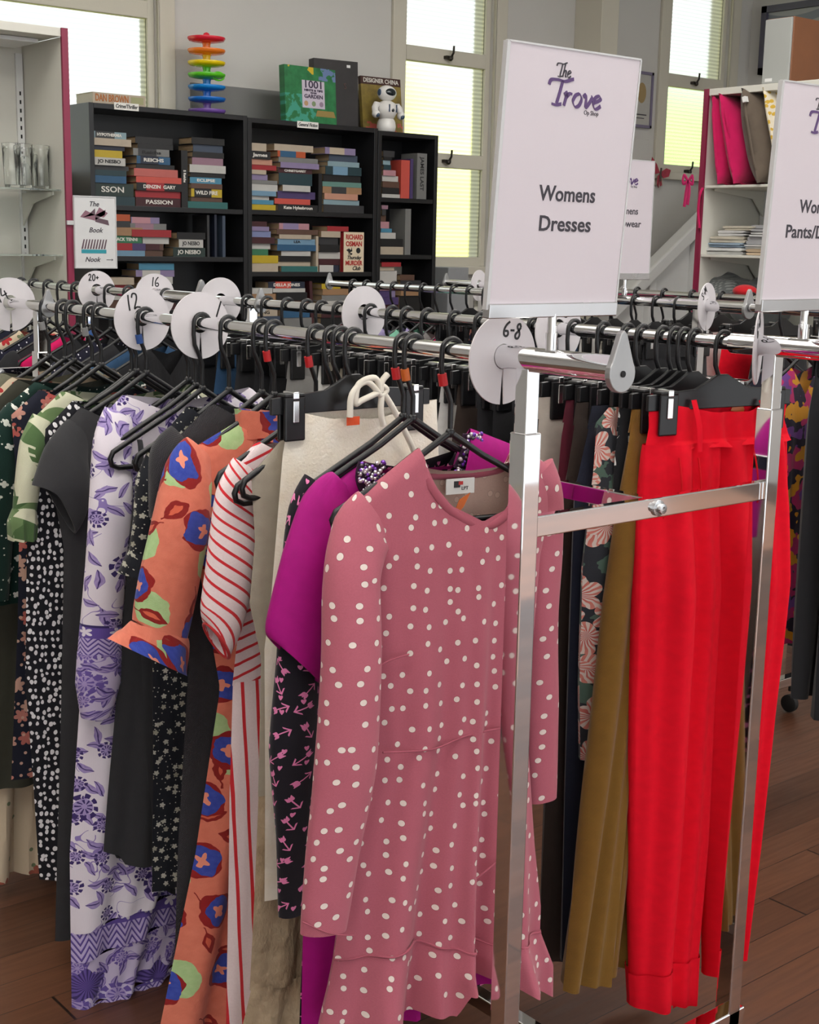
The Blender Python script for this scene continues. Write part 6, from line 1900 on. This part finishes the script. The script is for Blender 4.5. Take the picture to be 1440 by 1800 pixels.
body(t, 'turn_up', M_red, [(zt_, l(1108, 1700)[0]-0.002, l(1216, 1690)[0]+0.002), (hl[1], l(1109, 1770)[0], l(1215, 1740)[0])], [(l(1108, 1700)[0]-0.002, zt_-0.012, zt_), (l(1216, 1690)[0]+0.002, zt_+0.012, zt_)], [(0, hl[1]-0.006), (1, l(1210, 1738)[1]-0.01)], [(zt_, 0.043), (-1.2, 0.043)], (0.012, 2.0, 0.5), ny=8, nx=60, ease=0.0001, famp=FR)
body(t, 'leg', M_red, [(zw, xm_-0.012, l(1388, 775)[0]+0.002), (l(1246, 900)[1], xm_-0.012, l(1392, 880)[0]), (zc, l(1246, 1030)[0], l(1384, 1000)[0]), (l(1246, 1250)[1], l(1246, 1250)[0], l(1356, 1250)[0]), (l(1243, 1500)[1], l(1243, 1500)[0], l(1332, 1500)[0]), (l(1243, 1700)[1], l(1242, 1700)[0], l(1311, 1655)[0])],
     [(xm_-0.012, zw+0.008, zw+0.008), (l(1388, 775)[0]+0.002, zw+0.008, zw+0.008)], [(0, l(1243, 1715)[1]), (1, l(1311, 1655)[1])], [(zw, 0.024), (zc, 0.045), (-1.2, 0.03)], (0.014, 2.0, 2.5), y0=0.006, ny=80, nx=60, ease=0.0001, famp=FR)
body(t, 'sash', M_red_d, [(l(1240, 1440)[1], l(1236, 1440)[0], l(1248, 1440)[0]), (l(1215, 1800)[1], l(1211, 1790)[0], l(1243, 1790)[0])], [(l(1236, 1440)[0], l(1240, 1440)[1], l(1240, 1440)[1]), (l(1248, 1440)[0], l(1240, 1440)[1], l(1240, 1440)[1])],
     [(0, l(1211, 1793)[1]), (1, l(1240, 1775)[1])], [(0, 0.003), (-2, 0.003)], (0.006, 1.0, 0.0), y0=0.045, nx=10, ny=24, ease=0.0001)
for (u0, v0, u1, v1) in ((1172, 800, 1166, 880), (1205, 800, 1200, 870), (1143, 905, 1166, 860)):
    p, q = l(u0, v0), l(u1, v1)
    binding(t, 'pleat_seam', M_red_d, [S(p, -0.034), S(((p[0]+q[0])/2, (p[1]+q[1])/2), -0.044), S(q, -0.048)], 0.0016)
for px_ in (1212, 1330):
    p, q = l(px_, 702), l(px_-2, 790)
    MB().tube(smoothpath([S(p, -0.012), S(((p[0]+q[0])/2, (p[1]+q[1])/2), -0.028), S(q, -0.03)], 4), 0.006, 8, flat=(0.3, 1)).build('belt_loop', M_red, t, smooth=True)
p = l(1300, 716)
MB().prism([(p[0]-0.016, p[1]-0.006), (p[0]+0.014, p[1]-0.012), (p[0]+0.02, p[1]+0.006), (p[0]-0.01, p[1]+0.008)], 0.004, 0.005).build('price_tag', MK['orange'], t)
hanger(XB, Y, -0.17, 'black clip hanger holding the scarlet pants, nearest on the pants rail', kind='clip', half=0.165, clips=0.125, group=HB)

def pants(label, hook, mat, edge, hem, xr=0.14, th=0.0, name='trousers', fold=0.012, X=XB, group=GB, hl=None, kind='clip', marker=None, Y=None, t0=0.026, right=None):
    """folded trousers clipped by the waist; edge: picture points down the left edge, or None for straight"""
    t, l, Y = garment(name, label, 'skirt' if 'skirt' in name else 'pants', X, hook, th, group, Y)
    wz = -0.1155
    if edge:
        pr = [(l(*p)[1], l(*p)[0], xr if right is None else l(*right[i])[0]) for i, p in enumerate(edge)]
        pr = [(wz, pr[0][1], pr[0][2])]+[q for q in pr if q[0] < wz-0.01]
        hz = l(*hem)[1]
    else:
        pr = [(wz, -0.145, 0.145), (-0.25, -0.165, 0.165), (hem, -0.15, 0.15)]
        hz = hem
    tk = [(wz, 0.007), (-0.17, 0.009), (-0.3, t0), (-1.2, t0)]
    bz = wz-0.04
    body(t, 'waistband', mat, pr, [(pr[0][1]-0.002, wz, wz), (pr[0][2]+0.002, wz, wz)], [(0, bz), (1, bz)], [(wz, 0.0075), (bz, 0.0095)], (0.002, 3.0, 0.0), ny=5, nx=24, ease=0.0001)
    if name == 'skirt' or 'skirt' in name:
        body(t, 'skirt_panel', mat, pr, [(pr[0][1], bz+0.004, bz+0.004), (pr[0][2], bz+0.004, bz+0.004)], [(0, hz), (1, hz)], tk, (fold*1.4, 4.0, random.uniform(0, 6)), ny=40, nx=40, ease=0.05)
    else:
        mid = lambda z: (interp(z, pr, 1)+interp(z, pr, 2))/2
        pl = [(z, xl, (xl+x2)/2+0.02) for z, xl, x2 in pr]
        p2 = [(z, (xl+x2)/2-0.02, x2) for z, xl, x2 in pr]
        for k, (pp, yy) in enumerate(((pl, -0.004), (p2, 0.006))):
            body(t, 'leg', mat, pp, [(pp[0][1], bz+0.004, bz+0.004), (pp[0][2], bz+0.004, bz+0.004)], [(0, hz), (1, hz-0.01)], tk, (fold, 1.6, random.uniform(0, 6)), y0=yy, ny=44, nx=24, ease=0.05)
    hanger(X, Y, th, hl or ('black clip hanger holding the '+label.split(',')[0])[:110], kind=kind, half=0.165, clips=0.125, group=HB if X == XB else 'hangers on the back rails', marker=marker)
    return t
pants('mustard suede wide pants with creased leg, between the scarlet pants and black palm print pants', 1222, M_mustard, [(1112, 690), (1092, 850), (1062, 1060), (1042, 1250), (1012, 1500), (984, 1738)], (984, 1738), 0.1, fold=0.016, hl='black clip hanger holding the mustard pants',
      right=[(1180, 690), (1170, 850), (1150, 1060), (1140, 1250), (1126, 1500), (1108, 1738)])
pants('black pants printed with white palm leaves, beside the mustard pants', 1204, M_bwpalm, [(1090, 690), (1078, 800), (1066, 1000), (1058, 1300)], (1058, 1420), 0.13, hl='black clip hanger holding the white palm print pants')
pants('grey hibiscus print pants with pink flowers, beside the white palm leaf pants', 1188, M_hib, [(1072, 690), (1046, 745), (1040, 830), (1022, 1000), (1017, 1200), (1019, 1330)], (1019, 1335), 0.13, fold=0.016, hl='black clip hanger holding the hibiscus print pants')
pants('plain black trousers, between the hibiscus print and charcoal trousers', 1166, M_navy, [(1042, 690), (1008, 860), (1000, 1100), (992, 1400), (986, 1690)], (986, 1690), 0.14, hl='black clip hanger holding the plain black trousers')
pants('charcoal brown trousers, between the plain black and maroon trousers', 1130, M_brown, [(1014, 690), (990, 860), (972, 1100), (958, 1400), (946, 1690)], (946, 1690), 0.14, hl='black clip hanger holding the charcoal brown trousers')
pants('maroon trousers showing above the pink polka dot sleeve', 1104, M_maroon, [(996, 690), (984, 770), (975, 870), (970, 1100), (965, 1400)], (965, 1420), 0.14, hl='black clip hanger holding the maroon trousers')
pants('pale greige trousers behind the front chrome post', 1062, M_greige, [(948, 684), (940, 800), (934, 1000), (930, 1300)], (930, 1330), 0.14, hl='black clip hanger holding the pale greige trousers')
pants('soft black trousers just behind the greige trousers', 1010, M_black2, [(902, 690), (896, 850), (890, 1200)], (890, 1300), 0.14, hl='black clip hanger holding the soft black trousers')
pants('black cotton trousers below the near 6-8 disc', 966, M_black, [(866, 690), (860, 850), (856, 1200)], (856, 1300), 0.14, hl='black clip hanger holding the black cotton trousers')
pants('inky black trousers left of the near 6-8 disc', 940, M_black2, [(838, 690), (834, 850), (830, 1200)], (830, 1250), 0.14, hl='black clip hanger holding the inky black trousers')
far = [(902, M_brown, 'dark brown corduroy trousers', 'trousers'), (872, M_whitec, 'white cotton trousers', 'trousers'), (846, M_black, 'black fine cotton skirt', 'skirt'), (800, M_black2, 'black wool skirt', 'skirt'),
       (752, M_black, 'black work trousers', 'trousers'), (716, M_greyc, 'mid grey trousers', 'trousers'), (690, M_beige, 'beige linen trousers', 'trousers'), (652, M_whitec, 'white summer trousers', 'trousers'),
       (596, M_greyc, 'grey wool trousers', 'trousers'), (566, M_black, 'slim black trousers', 'trousers'), (540, M_black2, 'black velvet skirt', 'skirt'), (506, M_char, 'charcoal skirt', 'skirt'), (470, M_denim, 'blue denim skirt', 'skirt'), (436, M_black, 'black pleated skirt', 'skirt')]
for i, (hk, m, d, nm) in enumerate(far):
    pants('%s, %s from the near end of the pants rail' % (d, wordth(i+11)), hk, m, None, random.uniform(-0.95, -0.75), name=nm, hl='black clip hanger holding the %s' % d)

def hl_word(label):
    for k in ('blouse', 'shirt', 'cardigan', 'dress', 'coat', 'jumper', 'fleece', 'blazer'):
        if k in label.split(',')[0].split(): return k
    return 'top'

def top_garment(X, Y, mat, label, hl, length, name='blouse', group='', half=0.2, slv=0.28, th=0.0, kind='tube', hgroup='hangers on the back rails', cat='top'):
    if cat == 'top':
        name = cat = hl_word(label)
    t = thing(name, label, cat, (X, Y, RZ), th, group)
    h_ = half
    pr = [(-0.226, -h_, h_), (-0.34, -h_+0.035, h_-0.035), (-0.6, -h_+0.04, h_-0.04), (-length, -h_, h_)]
    body(t, 'bodice', mat, pr, [(-h_, -0.226, -0.226), (-0.06, -0.152, -0.152), (0, -0.23, -0.17), (0.06, -0.152, -0.152), (h_, -0.226, -0.226)], [(0, -length), (1, -length)], [(-0.15, 0.01), (-0.32, 0.024), (-1.2, 0.026)], (0.012, 4.0, random.uniform(0, 6)), ny=36, nx=34)
    if slv:
        for s in (-1, 1):
            sleeve(t, 'sleeve', mat, [(s*(h_-0.05), 0, -0.22), (s*(h_-0.01), -0.008, -0.27), (s*(h_+0.02), -0.014, -0.27-slv*0.5), (s*(h_+0.035), -0.016, -0.27-slv)], [0.03, 0.046, 0.044, 0.04], [0.012, 0.022, 0.022, 0.02], n=18, k=5)
    hanger(X, Y, th, hl, kind=kind, group=hgroup)
    return t
# rack behind at left: garments seen through the hangers
G2 = 'garments on the left rack behind'
for i, (yy, m, d, ln, sv) in enumerate(((3.46, M_black, 'black blouse', 0.75, 0.4), (3.56, M_denim, 'blue denim shirt', 0.7, 0.45), (3.68, M_black2, 'soft black cardigan', 0.72, 0.4), (3.80, M_navydot, 'navy white-spotted dress', 0.95, 0.25),
        (3.92, M_black, 'black dress', 1.0, 0.0), (4.02, M_hotpink, 'hot pink satin top', 0.6, 0.0), (4.12, M_black2, 'black coat', 0.95, 0.45), (4.22, M_navydot, 'long navy white-spotted dress', 1.05, 0.3), (4.33, M_rosehem, 'cream rose print blouse', 0.65, 0.3), (4.43, M_navy, 'ink navy dress', 1.0, 0.3))):
    top_garment(XB, yy, m, '%s, %s from the near end of the left rack behind the dresses' % (d, wordth(i)), 'black tube hanger holding the %s on the left rack behind' % d, ln, group=G2, slv=sv, hgroup='black hangers on the left rack behind')

# back rack in front of the bookcases
G3 = 'garments on the back rack'
seq = [('trousers', M_black, 'black tailored trousers'), ('trousers', M_char, 'charcoal tailored trousers'), ('skirt', M_plaid, 'grey plaid skirt'), ('trousers', M_whitec, 'white capri trousers'), ('trousers', M_denim, 'blue denim jeans'),
       ('skirt', M_denim, 'denim mini skirt'), ('trousers', M_navy, 'ink navy trousers'), ('skirt', M_black, 'black pencil skirt'), ('trousers', M_brown, 'brown cord trousers'), ('skirt', M_navyflor, 'navy floral skirt'),
       ('trousers', M_black2, 'black wool trousers'), ('skirt', M_char, 'charcoal flared skirt'), ('top', M_hotpink, 'hot pink satin blouse'), ('top', M_greyc, 'mid grey jumper'), ('top', M_brown, 'brown print top'),
       ('top', M_mint, 'mint green blouse'), ('top', M_lav, 'lavender satin blouse'), ('top', M_black, 'black knit jumper'), ('top', M_navy, 'navy jumper'), ('top', M_maroon, 'maroon jumper')]
for i, (k, m, d) in enumerate(seq):
    yy = 2.64+i*0.083
    lab = '%s, %s from the near end of the back rack front rail' % (d, wordth(i))
    hl_ = 'black hanger holding the %s on the back rack' % d
    if k == 'top': top_garment(XC, yy, m, lab, hl_, 0.66, group=G3)
    else: pants(lab, 0, m, None, random.uniform(-0.95, -0.6), name=k, X=XC, group=G3, Y=yy, hl=hl_)
seq = [('trousers', M_black, 'black school trousers'), ('trousers', M_red, 'red trousers'), ('skirt', M_whitec, 'white skirt'), ('trousers', M_navy, 'navy chinos'), ('top', M_black2, 'black fleece'), ('top', M_navyflor, 'red and navy floral blouse'),
       ('top', M_char, 'charcoal cardigan'), ('top', M_hotpink, 'bright pink jumper'), ('top', M_greyc, 'pale grey cardigan'), ('top', M_lav, 'lilac cardigan'), ('top', M_black, 'black blazer'), ('top', M_maroon, 'maroon cardigan')]
for i, (k, m, d) in enumerate(seq):
    yy = 2.70+i*0.125
    lab = '%s, %s from the near end of the back rack rear rail' % (d, wordth(i))
    hl_ = 'black hanger holding the %s on the rear rail' % d
    if k == 'top': top_garment(XD, yy, m, lab, hl_, 0.66, group=G3)
    else: pants(lab, 0, m, None, random.uniform(-0.95, -0.6), name=k, X=XD, group=G3, Y=yy, hl=hl_)
# far right rack at the edge of the photo
G4 = 'garments on the far right rack'
pants('long black trousers at the right edge, hanging beyond the scarlet pants', 0, M_black, None, -1.06, X=XC, group=G4, Y=1.99, hl='black hanger holding the long black trousers at the right edge')
pants('black flared trousers at the right edge, behind the long black pair', 0, M_black2, None, -1.02, X=XC, group=G4, Y=2.06, hl='black hanger holding the black flared trousers at the right edge')
top_garment(XC, 2.2, M_multi, 'pink orange and purple print dress beyond the scarlet pants', 'black hanger holding the pink and orange print dress', 0.92, name='print_dress', group=G4, cat='dress', slv=0.3)
top_garment(XC, 2.27, M_navy, 'dark navy dress beyond the pink and orange print dress', 'black hanger holding the dark navy dress at right', 0.95, name='navy_dress', group=G4, cat='dress', slv=0.3)
top_garment(XC, 1.9, M_bluec, 'bright blue top at the right edge of the photo', 'black hanger holding the bright blue top', 0.62, name='blue_top', group=G4, slv=0.2)
